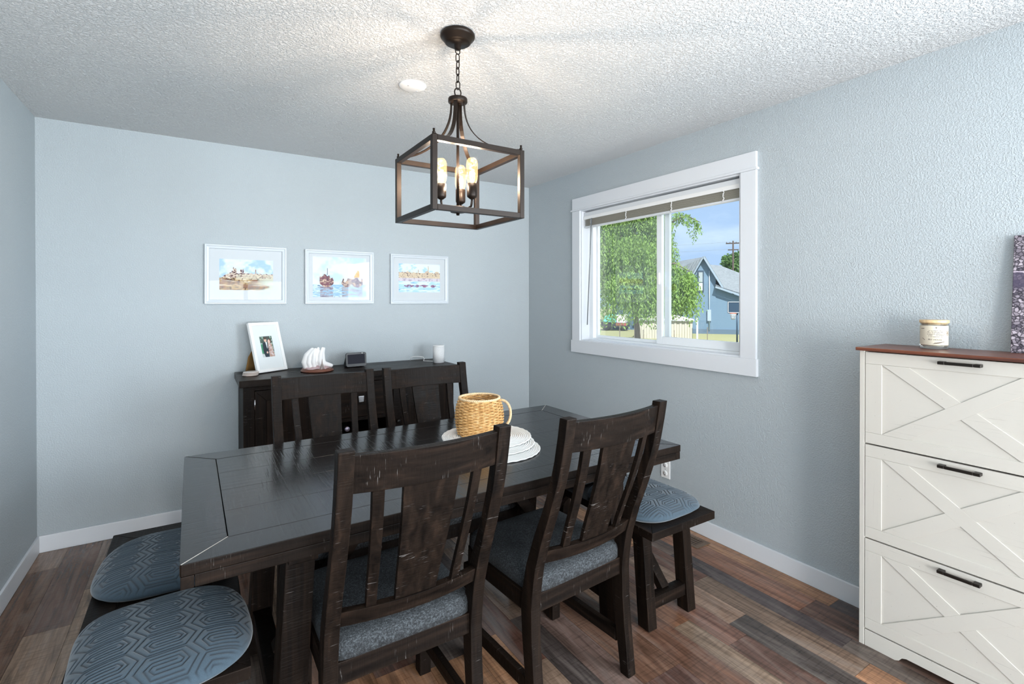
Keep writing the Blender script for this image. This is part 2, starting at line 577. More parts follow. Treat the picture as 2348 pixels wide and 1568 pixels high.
# ------------------------------------------------------------------ window in the right wall
win = empty('window_1', (0, 0, 0), label='white framed sliding window with wide flat casing', cat='window', kind='structure')
CX = -0.018
MB().box(CX, 0, -2.204, -0.644, 2.135, 2.222).build('casing_head', TRIM, win, 0.0015)
MB().box(CX - 0.008, 0, -2.215, -0.630, 2.121, 2.135).build('casing_bead', TRIM, win, 0.004)
MB().box(CX, 0, -2.204, -2.113, 1.094, 2.121).build('casing_side', TRIM, win, 0.0015)
MB().box(CX, 0, -0.735, -0.644, 1.094, 2.121).build('casing_side', TRIM, win, 0.0015)
MB().box(CX - 0.003, 0, -2.210, -0.632, 0.998, 1.094).build('apron', TRIM, win, 0.0015)
jb = MB()
jb.box(-0.004, 0.085, OP_Y0 - 0.002, OP_Y0 + 0.012, OP_Z0, OP_Z1); jb.box(-0.004, 0.085, OP_Y1 - 0.012, OP_Y1 + 0.002, OP_Z0, OP_Z1)
jb.box(-0.004, 0.085, OP_Y0 + 0.012, OP_Y1 - 0.012, OP_Z1 - 0.010, OP_Z1); jb.box(-0.004, 0.085, OP_Y0 + 0.012, OP_Y1 - 0.012, OP_Z0, OP_Z0 + 0.010)
jb.build('jamb', TRIM, win)
fr = MB()
fr.box(0.075, 0.135, OP_Y0, OP_Y0 + 0.04, OP_Z0, OP_Z1); fr.box(0.075, 0.135, OP_Y1 - 0.055, OP_Y1, OP_Z0, OP_Z1)
fr.box(0.075, 0.135, OP_Y0 + 0.04, OP_Y1 - 0.055, OP_Z1 - 0.04, OP_Z1); fr.box(0.075, 0.135, OP_Y0 + 0.04, OP_Y1 - 0.055, OP_Z0, OP_Z0 + 0.022)
fr.build('window_frame', VINYL, win, 0.003)
# fixed sash (outer, far half) and sliding sash (inner, near half)
fs = MB()
fa, fb_ = OP_Z0 + 0.022, 2.082
fs.box(0.108, 0.130, -0.812, -0.790, fa, fb_); fs.box(0.108, 0.130, -1.515, -1.475, fa, fb_)
fs.box(0.108, 0.130, -1.475, -0.812, fa, fa + 0.022); fs.box(0.108, 0.130, -1.475, -0.812, 2.06, fb_)
fs.build('fixed_sash', VINYL, win, 0.003)
ss = MB()
sa, sb_ = OP_Z0 + 0.0225, 2.081
ss.box(0.080, 0.104, -1.475, -1.430, sa, sb_); ss.box(0.080, 0.104, -2.069, -2.045, sa, sb_)
ss.box(0.080, 0.104, -2.045, -1.475, sa, sa + 0.053); ss.box(0.080, 0.104, -2.045, -1.475, 2.035, sb_)
sso = ss.build('sliding_sash', VINYL, win, 0.003)
MB().box(0.066, 0.080, -1.462, -1.444, 1.52, 1.60).build('sash_latch', PLASTIC_W, sso, 0.003)
MB().box(0.117, 0.121, -1.48, -0.80, OP_Z0 + 0.04, 2.065).build('pane', GLASS, win)
MB().box(0.090, 0.094, -2.050, -1.473, OP_Z0 + 0.07, 2.04).build('pane', GLASS, win)

# raised mini blind
bl = empty('window_blind', (0.03, -1.42, 1.98), label='raised white slatted blind bunched at the top of the window', cat='blind')
BM = plain('blind_white', (214, 218, 222), 0.45)
SL = plain('blind_slat', (196, 192, 180), 0.5)
y0, y1 = OP_Y0 + 0.016 + 1.42, OP_Y1 - 0.018 + 1.42
hr = MB()
hr.box(-0.015, 0.025, y0, y1, 0.080, 0.122)
hr.build('headrail', BM, bl, 0.004)
MB().box(-0.019, -0.013, y0, y1, 0.066, 0.092).build('valance_lip', PLASTIC_W, bl, 0.002)
sm = MB().box(-0.0125, 0.0125, y0 + 0.006, y1 - 0.006, 0, 0.0012).mesh('slat'); sm.materials.append(SL)
for k in range(13):
    link_mesh('slat', sm, bl, (0.002 + 0.002 * math.sin(k * 2.1), 0, 0.018 + 0.0041 * k))
MB().box(-0.013, 0.013, y0 + 0.004, y1 - 0.004, 0.0, 0.014).build('bottom_rail', BM, bl, 0.003)
for f in (0.06, 0.34, 0.64, 0.92):
    yy = y1 + (y0 - y1) * f
    pts = [(-0.017 - 0.003 * (k % 2), yy + 0.006 * math.sin(k * 1.9), 0.078 - 0.009 * k) for k in range(9)]
    c = MB(); c.tube(pts, 0.0018, 5); c.tube([(p[0], p[1] + 0.008 * math.cos(i * 2.3), p[2]) for i, p in enumerate(pts)], 0.0016, 5)
    c.build('ladder_cord', PLASTIC_W, bl)
MB().tube([(-0.022, 0.573, 0.068), (-0.028, 0.580, -0.2), (-0.030, 0.612, -0.76)], 0.0042, 7).build('tilt_wand', plain('clear_grey_wand', (120, 126, 130), 0.2), bl)

# ------------------------------------------------------------------ wall outlet, floor vent, ceiling cover
ou = empty('wall_outlet', (0, -1.580, 0.316), label='white double wall outlet low on the window wall', cat='outlet')
MB().box(-0.006, 0, -0.036, 0.036, -0.058, 0.058).build('cover_plate', PLASTIC_W, ou, 0.003)
for dz in (0.027, -0.027):
    r = MB(); r.lathe([(0.0, -0.0085), (0.0165, -0.0085), (0.0172, -0.006)], 20, (0, 0, dz), 'X'); rc = r.build('receptacle', PLASTIC_W, ou)
    s = MB(); s.box(-0.0089, -0.0083, 0.005, 0.0075, dz - 0.001, dz + 0.009); s.box(-0.0089, -0.0083, -0.0075, -0.005, dz - 0.001, dz + 0.008)
    s.lathe([(0.0, -0.0089), (0.003, -0.0089), (0.003, -0.0083)], 10, (0, 0, dz - 0.008), 'X'); s.build('slot', BLACKP, rc)
MB().lathe([(0, -0.0072), (0.003, -0.0070), (0.003, -0.006)], 10, (0, 0, 0), 'X').build('screw', CHROME, ou)

vt = empty('floor_vent', (-0.118, -1.80, 0), label='brown metal floor vent beside the baseboard', cat='vent')
VM = plain('vent_brown', (112, 92, 76), 0.4, Metallic=0.3)
v = MB(); vw, vl = 0.060, 0.155
v.box(-vw, -vw + 0.022, -vl, vl, 0, 0.004); v.box(vw - 0.022, vw, -vl, vl, 0, 0.004)
v.box(-vw + 0.022, vw - 0.022, -vl, -vl + 0.03, 0, 0.004); v.box(-vw + 0.022, vw - 0.022, vl - 0.03, vl, 0, 0.004)
v.build('vent_frame', VM, vt, 0.0015)
MB().box(-vw + 0.02, vw - 0.02, -vl + 0.02, vl - 0.02, 0.0002, 0.0008).build('vent_opening', BLACKP, vt)
lm = MB().box(-vw + 0.02, vw - 0.02, -0.0028, 0.0028, 0.0006, 0.0036).mesh('louvre'); lm.materials.append(VM)
k = -vl + 0.036
while k < vl - 0.03:
    link_mesh('louvre', lm, vt, (0, k, 0)); k += 0.0145

cc = empty('ceiling_cover', (-1.700, -1.510, H), label='round white cover plate on the ceiling beside the chandelier', cat='cover plate')
MB().lathe([(0.0, -0.014), (0.045, -0.013), (0.060, -0.008), (0.066, 0.0)], 40).build('dome_cover', PLASTIC_W, cc)
for a in (0.6, 3.74):
    MB().lathe([(0, -0.0155), (0.003, -0.015), (0.003, -0.012)], 8, (0.035 * math.cos(a), 0.035 * math.sin(a), 0)).build('screw', CHROME, cc)

# ------------------------------------------------------------------ dining table
TZ = 0.78
tb = empty('dining_table', (-1.700, -1.840, 0), math.radians(0.45), 'long espresso-stained wooden dining table with a mitred border', 'table')
L2, W2, BW = 0.915, 0.495, 0.107
TT, ST = 0.030, 0.032
TX, TY = m_tabletop('X'), m_tabletop('Y')
g = 0.0012
for sx in (-1, 1):
    MB().prism([(sx * L2, -W2 + 0.0), (sx * L2, W2), (sx * (L2 - BW) + sx * g, W2 - BW + g * 0), (sx * (L2 - BW) + sx * g, -W2 + BW)], TZ - TT, TZ).build('end_board', TY, tb, 0.0022)
for sy in (-1, 1):
    MB().prism([(-L2 + g * 2, sy * W2), (L2 - g * 2, sy * W2), (L2 - BW - g, sy * (W2 - BW) + sy * g), (-L2 + BW + g, sy * (W2 - BW) + sy * g)], TZ - TT, TZ).build('side_board', TX, tb, 0.0022)
npk = 4
pw = 2 * (W2 - BW) / npk
for k in range(npk):
    ya = -(W2 - BW) + k * pw
    MB().box(-L2 + BW + 0.001, L2 - BW - 0.001, ya + 0.0004, ya + pw - 0.0004, TZ - TT, TZ - 0.0006).build('top_plank', TX, tb, 0.0007, 1)
for sx in (-1, 1):
    a, b = sorted((sx * L2, sx * (L2 - 0.03)))
    MB().box(a + (0.0015 if sx < 0 else 0), b - (0.0015 if sx > 0 else 0), -W2 + 0.0015, W2 - 0.0015, TZ - TT - ST, TZ - TT - 0.001).build('skirt_board', DY, tb, 0.002)
for sy in (-1, 1):
    a, b = sorted((sy * (W2 - 0.0015), sy * (W2 - 0.03)))
    MB().box(-L2 + 0.031, L2 - 0.031, a, b, TZ - TT - ST, TZ - TT - 0.001).build('skirt_board', DX, tb, 0.002)
MB().box(-L2 + 0.03, L2 - 0.03, -W2 + 0.03, W2 - 0.03, TZ - TT - 0.018, TZ - TT - 0.0005).build('under_panel', DX, tb)
LZ = TZ - TT - 0.018
for sx in (-1, 1):
    xt, xb = sx * 0.622, sx * 0.664
    for sy in (-1, 1):
        yc = sy * 0.345
        hw, hd = 0.040, 0.050
        lg = MB()
        lg.sweep([[Vector((x + dx, yc + dy, z)) for dx, dy in ((-hw, -hd), (hw, -hd), (hw, hd), (-hw, hd))] for x, z in ((xb, 0.0), (xt, LZ))])
        lg.build('leg', DZ, tb, 0.003)
    xs = xt + (xb - xt) * (1 - 0.15 / LZ)
    MB().box(xs - 0.032, xs + 0.032, -0.296, 0.296, 0.105, 0.175).build('stretcher', DY, tb, 0.003)
    MB().box(xt - 0.04, xt + 0.04, -0.42, 0.42, LZ - 0.062, LZ - 0.0005).build('top_cleat', DY, tb, 0.003)
    MB().bar((xs - sx * 0.02, 0, 0.176), (sx * 0.22, 0, LZ - 0.02), 0.06, 0.05).build('brace', DX, tb, 0.003)
MTR = plain('worn_mitre_edge', (176, 172, 166), 0.5)
for sx, sy in ((-1, -1), (1, 1)):
    MB().bar((sx * (L2 - 0.003), sy * (W2 - 0.003), TZ + 0.0001), (sx * (L2 - BW), sy * (W2 - BW), TZ + 0.0001), 0.0022, 0.0008).build('mitre_joint', MTR, tb)
MB().box(-0.585, 0.585, -0.03, 0.03, LZ - 0.06, LZ - 0.0005).build('centre_beam', DX, tb, 0.003)

for ch in tb.children:
    if ch.name.split('.')[0] in ('end_board', 'side_board'):
        ch.data.materials.append(DX if 'side' in ch.name else DY)
        for pg in ch.data.polygons:
            if abs(pg.normal.z) < 0.7: pg.material_index = 1

# ------------------------------------------------------------------ dining chairs
PROF = [(0.0, 0.032), (0.10, 0.021), (0.20, 0.010), (0.30, 0.002), (0.40, 0.0), (0.47, 0.006), (0.55, 0.022), (0.65, 0.054), (0.75, 0.093), (0.86, 0.131), (0.95, 0.155), (1.06, 0.173)]


def yrear(z):
    for (z0, a), (z1, b) in zip(PROF, PROF[1:]):
        if z <= z1:
            t = (z - z0) / (z1 - z0)
            return -(a + (b - a) * t)
    return -PROF[-1][1]


def post_depth(z):
    if z < 0.40: return 0.040 + 0.016 * z / 0.40
    return max(0.034, 0.056 - 0.026 * (z - 0.40) / 0.45)


CWH = 0.240   # half width over the posts
PWD = 0.040   # post width


def bow(x):
    return -0.026 * (1 - (x / 0.20) ** 2)


def make_chair():
    r = empty('dining_chair')
    for sx in (-1, 1):
        xa, xb = sorted((sx * CWH, sx * (CWH - PWD)))
        secs = []
        zs = [0.0, 0.1, 0.2, 0.3, 0.4, 0.45, 0.5, 0.55, 0.6, 0.65, 0.7, 0.75, 0.8, 0.86, 0.92, 1.0, 1.06]
        for z in zs:
            yb_ = yrear(z)
            yf = yb_ + post_depth(z)
            secs.append([Vector((xa, yb_, z)), Vector((xb, yb_, z)), Vector((xb, yf, z)), Vector((xa, yf, z))])
        MB().sweep(secs).build('back_post', DZ, r, 0.0025)

    def rail(name, za, zb, th, mat, dy=0.0, xi=CWH - PWD + 0.004):
        secs = []
        n = 12
        for i in range(n + 1):
            x = -xi + 2 * xi * i / n
            loop = []
            for z, e in ((za, 0), (za, th), (zb, th), (zb, 0)):
                yb_ = yrear(z) + 0.006 + dy + bow(x)
                loop.append(Vector((x, yb_ + e, z)))
            secs.append(loop)
        MB().sweep(secs).build(name, mat, r, 0.0022)
    rail('top_rail', 0.948, 1.046, 0.024, DX)
    rail('lower_rail', 0.552, 0.598, 0.026, DX)

    def slat(name, x0t, x1t, x0b, x1b, th):
        secs = []
        zs = [0.594 + (0.952 - 0.594) * i / 9 for i in range(10)]
        for z in zs:
            t = (z - zs[0]) / (zs[-1] - zs[0])
            xa, xb = x0b + (x0t - x0b) * t, x1b + (x1t - x1b) * t
            ya = yrear(z) + 0.010 + bow(xa); yb2 = yrear(z) + 0.010 + bow(xb)
            secs.append([Vector((xa, ya, z)), Vector((xb, yb2, z)), Vector((xb, yb2 + th, z)), Vector((xa, ya + th, z))])
        MB().sweep(secs).build(name, DZ, r, 0.0015)
    slat('slat', -0.154, -0.124, -0.137, -0.110, 0.016)
    slat('slat', 0.124, 0.154, 0.110, 0.137, 0.016)
    slat('splat', -0.078, 0.078, -0.060, 0.060, 0.014)
    # seat frame
    FD = 0.435
    MB().box(-CWH + PWD - 0.002, CWH - PWD + 0.002, 0.012, 0.036, 0.375, 0.438).build('seat_rail', DX, r, 0.002)
    MB().box(-0.215, 0.215, FD - 0.025, FD, 0.375, 0.438).build('seat_rail', DX, r, 0.002)
    for sx in (-1, 1):
        a, b = sorted((sx * 0.232, sx * 0.208))
        MB().box(a, b, 0.052, FD - 0.026, 0.375, 0.438).build('seat_rail', DY, r, 0.002)
        a, b = sorted((sx * 0.236, sx * 0.192))
        MB().box(a, b, FD - 0.044, FD + 0.002, 0.0, 0.376).build('front_leg', DZ, r, 0.003)
        a, b = sorted((sx * 0.228, sx * 0.204))
        MB().box(a, b, 0.034, FD - 0.044, 0.105, 0.150).build('side_stretcher', DY, r, 0.002)
    # upholstered seat, rounded over
    n, m = 18, 18
    hx, y0, y1 = 0.222, 0.010, 0.448
    vs, fs = [], []
    def sgn(a, p): return math.copysign(abs(a) ** p, a)
    rings = 9
    for j in range(rings):
        t = j / (rings - 1) * PI / 2
        zz = 0.440 + 0.022 + 0.040 * math.sin(t)
        sh = 0.022 * (1 - math.cos(t)) + (0.05 * (1 - math.cos(t)) ** 2.2)
        for k in range(64):
            a = 2 * PI * k / 64
            ex = 0.22
            cx_, sy_ = sgn(math.cos(a), ex), sgn(math.sin(a), ex)
            vs.append(((hx - sh) * cx_, (y0 + y1) / 2 + ((y1 - y0) / 2 - sh) * sy_, zz))
    base = [(v[0], v[1], 0.4395) for v in vs[:64]]
    vs = base + vs
    for j in range(rings):
        for k in range(64):
            k2 = (k + 1) % 64
            fs.append((j * 64 + k, j * 64 + k2, (j + 1) * 64 + k2, (j + 1) * 64 + k))
    top = len(vs); vs.append((0, (y0 + y1) / 2, 0.506))
    for k in range(64):
        fs.append((rings * 64 + k, rings * 64 + (k + 1) % 64, top))
    fs.append(tuple(range(64))[::-1])
    MB().add(vs, fs, True).build('seat_pad', SEATF, r)
    return r


chair = make_chair()
# location = floor point under the middle of the rear edge at seat height
chairs = [
    ((-2.0575, -2.406), 0.4, 'dark wooden dining chair turned back to the viewer, left one of the near pair'),
    ((-1.4165, -2.425), 4.0, 'dark wooden dining chair turned back to the viewer, right one of the near pair'),
    ((-2.0375, -1.359), 180.0 + 1.2, 'dark wooden dining chair facing the viewer in front of the sideboard\'s left half'),
    ((-1.5105, -1.364), 180.0 + 0.6, 'dark wooden dining chair facing the viewer in front of the sideboard\'s right half'),
]
for i, ((x, y), a, lab) in enumerate(chairs):
    o = chair if i == 0 else copy_tree(chair)
    o.location = (x, y, 0)
    o.rotation_euler = (0, 0, math.radians(a))
    tag(o, lab, 'chair', 'dining chairs along both long sides of the table')

# ------------------------------------------------------------------ benches
def make_bench():
    r = empty('bench')
    hw, hl, bz, th, bw = 0.204, 0.556, 0.46, 0.034, 0.075
    for s in (-1, 1):
        MB().prism([(-hw, s * hl), (hw, s * hl), (hw - bw, s * (hl - bw)), (-hw + bw, s * (hl - bw))], bz - th, bz).build('end_board', DX, r, 0.002)
        MB().prism([(s * hw, -hl + 0.001), (s * hw, hl - 0.001), (s * (hw - bw), hl - bw - 0.001), (s * (hw - bw), -hl + bw + 0.001)], bz - th, bz).build('side_board', DY, r, 0.002)
    MB().box(-hw + bw + 0.0005, hw - bw - 0.0005, -hl + bw, hl - bw, bz - th, bz - 0.0006).build('centre_board', DY, r, 0.0008, 1)
    zt = bz - th
    for s in (-1, 1):
        yt, yb_ = s * 0.425, s * 0.462
        for sx in (-1, 1):
            xc = sx * 0.128
            secs = [[Vector((xc + dx, y + dy, z)) for dx, dy in ((-0.026, -0.031), (0.026, -0.031), (0.026, 0.031), (-0.026, 0.031))] for y, z in ((yb_, 0.0), (yt, zt))]
            MB().sweep(secs).build('leg', DZ, r, 0.003)
        ys = yt + (yb_ - yt) * (1 - 0.105 / zt)
        MB().box(-0.103, 0.103, ys - 0.022, ys + 0.022, 0.072, 0.124).build('stretcher', DX, r, 0.002)
        MB().box(-0.155, 0.155, yt - 0.03, yt + 0.03, zt - 0.04, zt - 0.0005).build('cleat', DX, r, 0.002)
        MB().bar((0, ys - s * 0.014, 0.118), (0, s * 0.17, zt - 0.014), 0.045, 0.035, up=(0, s, 1)).build('brace', DY, r, 0.002)
    return r


bench = make_bench()
bench2 = copy_tree(bench)
bench.location = (-2.660, -1.757, 0)
tag(bench, 'dark wooden bench at the left end of the table holding two cushions', 'bench', 'benches at the ends of the table')
bench2.location = (-0.800, -1.811, 0)
tag(bench2, 'dark wooden bench at the right end of the table under the window wall', 'bench', 'benches at the ends of the table')


# ------------------------------------------------------------------ quilted cushions
def motif_segments(a, b):
    hexo = [(1, 0), (0.62, 0.9), (-0.62, 0.9), (-1, 0), (-0.62, -0.9), (0.62, -0.9), (1, 0)]
    sp = [(-0.28, -0.13), (0.40, -0.13), (0.50, 0.06), (0.36, 0.36), (-0.42, 0.36), (-0.66, 0.02), (-0.46, -0.62), (0.46, -0.62)]
    polys = [[(x * 0.93, y * 0.93) for x, y in hexo], sp, [(-x, -y) for x, y in sp]]
    seg = []
    for q in polys:
        for p0, p1 in zip(q, q[1:]):
            seg.append((p0[0] * a, p0[1] * b, p1[0] * a, p1[1] * b))
    return np.array(seg)


def cushion_mesh(hx, hy, ex, ey):
    n = 240
    t = np.linspace(-1, 1, n)
    A, B = np.meshgrid(t, t, indexing='ij')
    rho = np.maximum(np.abs(A), np.abs(B))
    ang = np.arctan2(B, A)
    # slightly asymmetric superellipse: rounder towards +x
    e = np.where(np.cos(ang) > 0, ex, ey)
    ca, sa = np.abs(np.cos(ang)), np.abs(np.sin(ang))
    R = 1.0 / np.power(np.power(ca / hx, e) + np.power(sa / hy, e) + 1e-12, 1.0 / e)
    X, Y = R * rho * np.cos(ang), R * rho * np.sin(ang)
    hgt = 0.050 * np.power(np.clip(1 - np.power(rho, 4.5), 0, 1), 0.55) + 0.006 * np.cos(X * 9) * np.cos(Y * 8)
    # grooves of the quilting
    a, b = 0.072, 0.047
    px, py = 0.125, 0.086
    seg = motif_segments(a, b)
    best = np.full(X.shape, 1.0)
    ci = np.round(X / px)
    for di in (-1, 0, 1):
        c = ci + di
        offy = np.where(np.mod(c, 2) == 0, 0.0, py / 2)
        cj = np.round((Y - offy) / py)
        for dj in (-1, 0, 1):
            lx = X - c * px
            ly = Y - (cj + dj) * py - offy
            for x0, y0, x1, y1 in seg:
                dx, dy = x1 - x0, y1 - y0
                tt = np.clip(((lx - x0) * dx + (ly - y0) * dy) / (dx * dx + dy * dy), 0, 1)
                d = np.hypot(lx - x0 - tt * dx, ly - y0 - tt * dy)
                best = np.minimum(best, d)
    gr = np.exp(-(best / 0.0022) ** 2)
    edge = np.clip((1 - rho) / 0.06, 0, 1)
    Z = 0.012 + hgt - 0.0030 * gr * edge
    Z = np.where(rho > 0.999, 0.012, Z)
    vt_ = np.stack([X, Y, Z], -1).reshape(-1, 3)
    idx = np.arange(n * n).reshape(n, n)
    q = np.stack([idx[:-1, :-1], idx[1:, :-1], idx[1:, 1:], idx[:-1, 1:]], -1).reshape(-1, 4)
    # underside: border loop down to a flat bottom
    border = list(idx[:, 0]) + list(idx[-1, 1:]) + list(idx[-2::-1, -1]) + list(idx[0, -2:0:-1])
    nb = len(border)
    low = [(vt_[i][0] * 0.94, vt_[i][1] * 0.94, 0.0) for i in border]
    verts = [tuple(v) for v in vt_] + low
    faces = [tuple(int(i) for i in f) for f in q]
    base = n * n
    for k in range(nb):
        k2 = (k + 1) % nb
        faces.append((int(border[k2]), int(border[k]), base + k, base + k2))
    faces.append(tuple(base + k for k in range(nb))[::-1])
    me = bpy.data.meshes.new('cushion')
    me.from_pydata(verts, [], faces)
    me.polygons.foreach_set('use_smooth', [True] * len(faces))
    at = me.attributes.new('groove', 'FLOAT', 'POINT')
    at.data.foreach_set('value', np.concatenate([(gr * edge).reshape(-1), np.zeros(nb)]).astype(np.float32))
    me.materials.append(CUSH)
    return me


cme = cushion_mesh(0.208, 0.232, 2.9, 4.6)
for lab, x, y, z, rz in (
        ('slate blue quilted cushion on the near end of the left bench', -2.650, -2.105, 0.4605, 0.06),
        ('slate blue quilted cushion on the far end of the left bench, tucked under the table', -2.664, -1.585, 0.4605, PI - 0.05),
        ('pale-lit quilted cushion on the near end of the right bench', -0.800, -2.105, 0.4605, PI + 0.03),
        ('quilted cushion on the far end of the right bench, mostly hidden by the table', -0.792, -1.585, 0.4605, 0.04)):
    tag(link_mesh('bench_cushion', cme, None, (x, y, z), rz), lab, 'cushion', 'quilted cushions on the benches')

# ------------------------------------------------------------------ placemats and wicker mug
MATW = plain('white_braid', (232, 232, 230), 0.75)
MATD = plain('braid_dark_thread', (176, 172, 166), 0.8)  # darker thread tone for the braid


def placemat(loc, rz, label):
    e = empty('placemat', loc, rz, label, 'placemat', 'round woven placemats stacked on the table')
    R0, n = 0.198, 22
    pr = [(0.0, 0.004)]
    for k in range(n):
        r0 = R0 * k / n; r1 = R0 * (k + 1) / n
        for f, zz in ((0.10, 0.0012), (0.28, 0.0052), (0.5, 0.0062), (0.72, 0.0052), (0.90, 0.0012)):
            pr.append((r0 + (r1 - r0) * f, zz))
    pr += [(R0, 0.002), (R0 * 0.995, 0.0)]
    MB().lathe(pr, 96).build('woven_disc', MATW, e)
    pts = [((R0 + 0.0015) * math.cos(2 * PI * k / 160), (R0 + 0.0015) * math.sin(2 * PI * k / 160), 0.0035 + 0.0010 * math.sin(k * 1.2)) for k in range(160)]
    MB().tube(pts, 0.0032, 6, closed=True).build('edge_binding', MATW, e)
    return e


placemat((-1.505, -1.935, TZ + 0.001), 0.2, 'round white woven placemat at the bottom of the stack, sticking out towards the near chairs')
placemat((-1.490, -1.870, TZ + 0.0085), 0.9, 'round white woven placemat in the middle of the stack on the table')
placemat((-1.462, -1.803, TZ + 0.016), 0.5, 'round white woven placemat on top of the stack, carrying the wicker mug')

WK = NT('wicker')
_wn = WK.noise(WK.coords(), 60, 3)
WICK = WK.pbr(WK.ramp(_wn, [(0.3, srgb(176, 128, 70)), (0.55, srgb(214, 168, 106)), (0.8, srgb(236, 206, 158))]), 0.5)
WICKL = plain('wicker_rim', (226, 200, 160), 0.5)
bk = empty('wicker_mug', (-1.474, -1.757, TZ + 0.0235), math.radians(-32), 'honey coloured wicker basket shaped like a mug, on the placemats', 'basket')


def brad(t):      # radius at height fraction
    return 0.086 + 0.026 * math.sin(PI * min(1.0, 0.12 + 0.62 * t)) - 0.012 * t * t - 0.004 * max(0, t - 0.8)


BHH = 0.160
wv = MB()
rows, NS = 26, 26
for j in range(rows):
    t = (j + 0.5) / rows
    R = brad(t)
    ph = (j % 2) * PI
    pts = []
    m = NS * 6
    for k in range(m):
        a = 2 * PI * k / m
        rr = R + 0.0032 * math.cos(NS / 2 * a * 2 / 2 + ph)
        pts.append((rr * math.cos(a), rr * math.sin(a), t * BHH + 0.0005 * math.sin(k + j)))
    wv.tube(pts, 0.0034, 5, closed=True)
o = wv.build('weave', WICK, bk); o['kind'] = 'stuff'
for k in range(NS):
    a = 2 * PI * (k + 0.5) / NS
    pts = [(brad(t) * math.cos(a), brad(t) * math.sin(a), t * BHH) for t in [i / 8 for i in range(9)]]
    MB().tube(pts, 0.0018, 5).build('stake', WICKL, bk)
MB().lathe([(0.0, 0.0), (0.088, 0.0), (0.089, 0.004), (0.0, 0.0045)], 40).build('base_disc', WICK, bk)
rim = MB()
for ph in (0, PI):
    pts = []
    for k in range(180):
        a = 2 * PI * k / 180
        q = a * 34 + ph
        rr = brad(1.0) + 0.0028 * math.cos(q)
        pts.append((rr * math.cos(a), rr * math.sin(a), BHH + 0.0035 + 0.0028 * math.sin(q)))
    rim.tube(pts, 0.0034, 6, closed=True)
rim.build('rim', WICKL, bk)
hp = []
for k in range(25):
    a = -PI / 2 + PI * k / 24
    hp.append((brad(0.9) - 0.004 + 0.050 * math.cos(a) ** 0.8, 0, 0.090 + 0.062 * math.sin(a)))
hd = MB(); hd.tube(hp, 0.0042, 8)
for ph in (0, PI):
    pts = []
    for k in range(97):
        i = k / 4; i0 = min(int(i), 23); f = i - i0
        c = Vector(hp[i0]).lerp(Vector(hp[i0 + 1]), f)
        d = (Vector(hp[i0 + 1]) - Vector(hp[i0])).normalized()
        n1 = Vector((0, 1, 0)); n2 = d.cross(n1)
        q = k * 0.9 + ph
        pts.append(c + (n1 * math.cos(q) + n2 * math.sin(q)) * 0.0050)
    hd.tube(pts, 0.0022, 5)
hd.build('handle', WICKL, bk)

# ------------------------------------------------------------------ sideboard
SBX0, SBX1, SBY, SBH = -2.366, -0.950, -0.458, 0.940
sb = empty('sideboard', ((SBX0 + SBX1) / 2, 0, 0), 0, 'dark wooden sideboard with doors, drawers and an open niche against the back wall', 'sideboard')
hx = (SBX1 - SBX0) / 2
MB().box(-hx, hx, SBY, -0.014, SBH - 0.042, SBH).build('top', darkwood('X', 1.3, 0.30), sb, 0.003)
bx, byf = hx - 0.022, SBY + 0.022
bd = MB()
bd.box(-bx, -bx + 0.06, byf, -0.02, 0, SBH - 0.042); bd.box(bx - 0.06, bx, byf, -0.02, 0, SBH - 0.042)
bd.box(-bx + 0.06, bx - 0.06, -0.04, -0.02, 0.06, SBH - 0.042)
bd.box(-bx + 0.06, bx - 0.06, byf + 0.02, -0.04, 0.08, 0.11)
bd.box(-bx + 0.06, bx - 0.06, byf, -0.04, SBH - 0.067, SBH - 0.0425)
bd.box(-0.225, -0.195, byf + 0.004, -0.04, 0.11, SBH - 0.067); bd.box(0.195, 0.225, byf + 0.004, -0.04, 0.11, SBH - 0.067)
bd.box(-0.195, 0.195, byf, -0.04, 0.615, 0.638)
bd.box(-0.195, 0.195, byf, -0.04, 0.360, 0.380)
bd.box(-0.195, 0.195, byf + 0.03, -0.04, 0.512, 0.526)
bd.box(-bx + 0.06, bx - 0.06, byf, byf + 0.02, 0.05, 0.11)
bd.build('carcass', DZ, sb, 0.002)
for s in (-1, 1):
    a, b = sorted((s * (bx - 0.062), s * 0.228))
    d = empty('door', (0, 0, 0), parent=sb)
    z0, z1 = 0.113, SBH - 0.070
    y0, y1 = byf - 0.004, byf + 0.016
    st = 0.062
    MB().prism([(a, z0), (a + st, z0 + st), (a + st, z1 - st), (a, z1)], y0, y1, 'Y').build('stile', DZ, d, 0.0015)
    MB().prism([(b, z0), (b, z1), (b - st, z1 - st), (b - st, z0 + st)], y0, y1, 'Y').build('stile', DZ, d, 0.0015)
    MB().prism([(a + 0.001, z1), (a + st, z1 - st + 0.001), (b - st, z1 - st + 0.001), (b - 0.001, z1)], y0, y1, 'Y').build('door_rail', DX, d, 0.0015)
    MB().prism([(a + 0.001, z0), (b - 0.001, z0), (b - st, z0 + st - 0.001), (a + st, z0 + st - 0.001)], y0, y1, 'Y').build('door_rail', DX, d, 0.0015)
    npn = 3
    w_ = (b - a - 2 * st) / npn
    for k in range(npn):
        MB().box(a + st + k * w_ + 0.0008, a + st + (k + 1) * w_ - 0.0008, y0 + 0.008, y1, z0 + st, z1 - st).build('door_plank', darkwood('Z', 1.5, 0.4), d, 0.0015, 1)
    xk = (b - 0.03) if s < 0 else (a + 0.03)
    MB().lathe([(0.0, -0.026), (0.011, -0.026), (0.014, -0.020), (0.009, -0.012), (0.006, 0.0)], 16, (xk, y0, 0.58), 'Y').build('knob', BLACKM, d)
    for zh in (0.28, 0.79):
        MB().lathe([(0.004, -0.030), (0.004, 0.030)], 10, ((a - 0.001) if s < 0 else (b + 0.001), y0 - 0.003, zh)).build('hinge', CHROME, d)
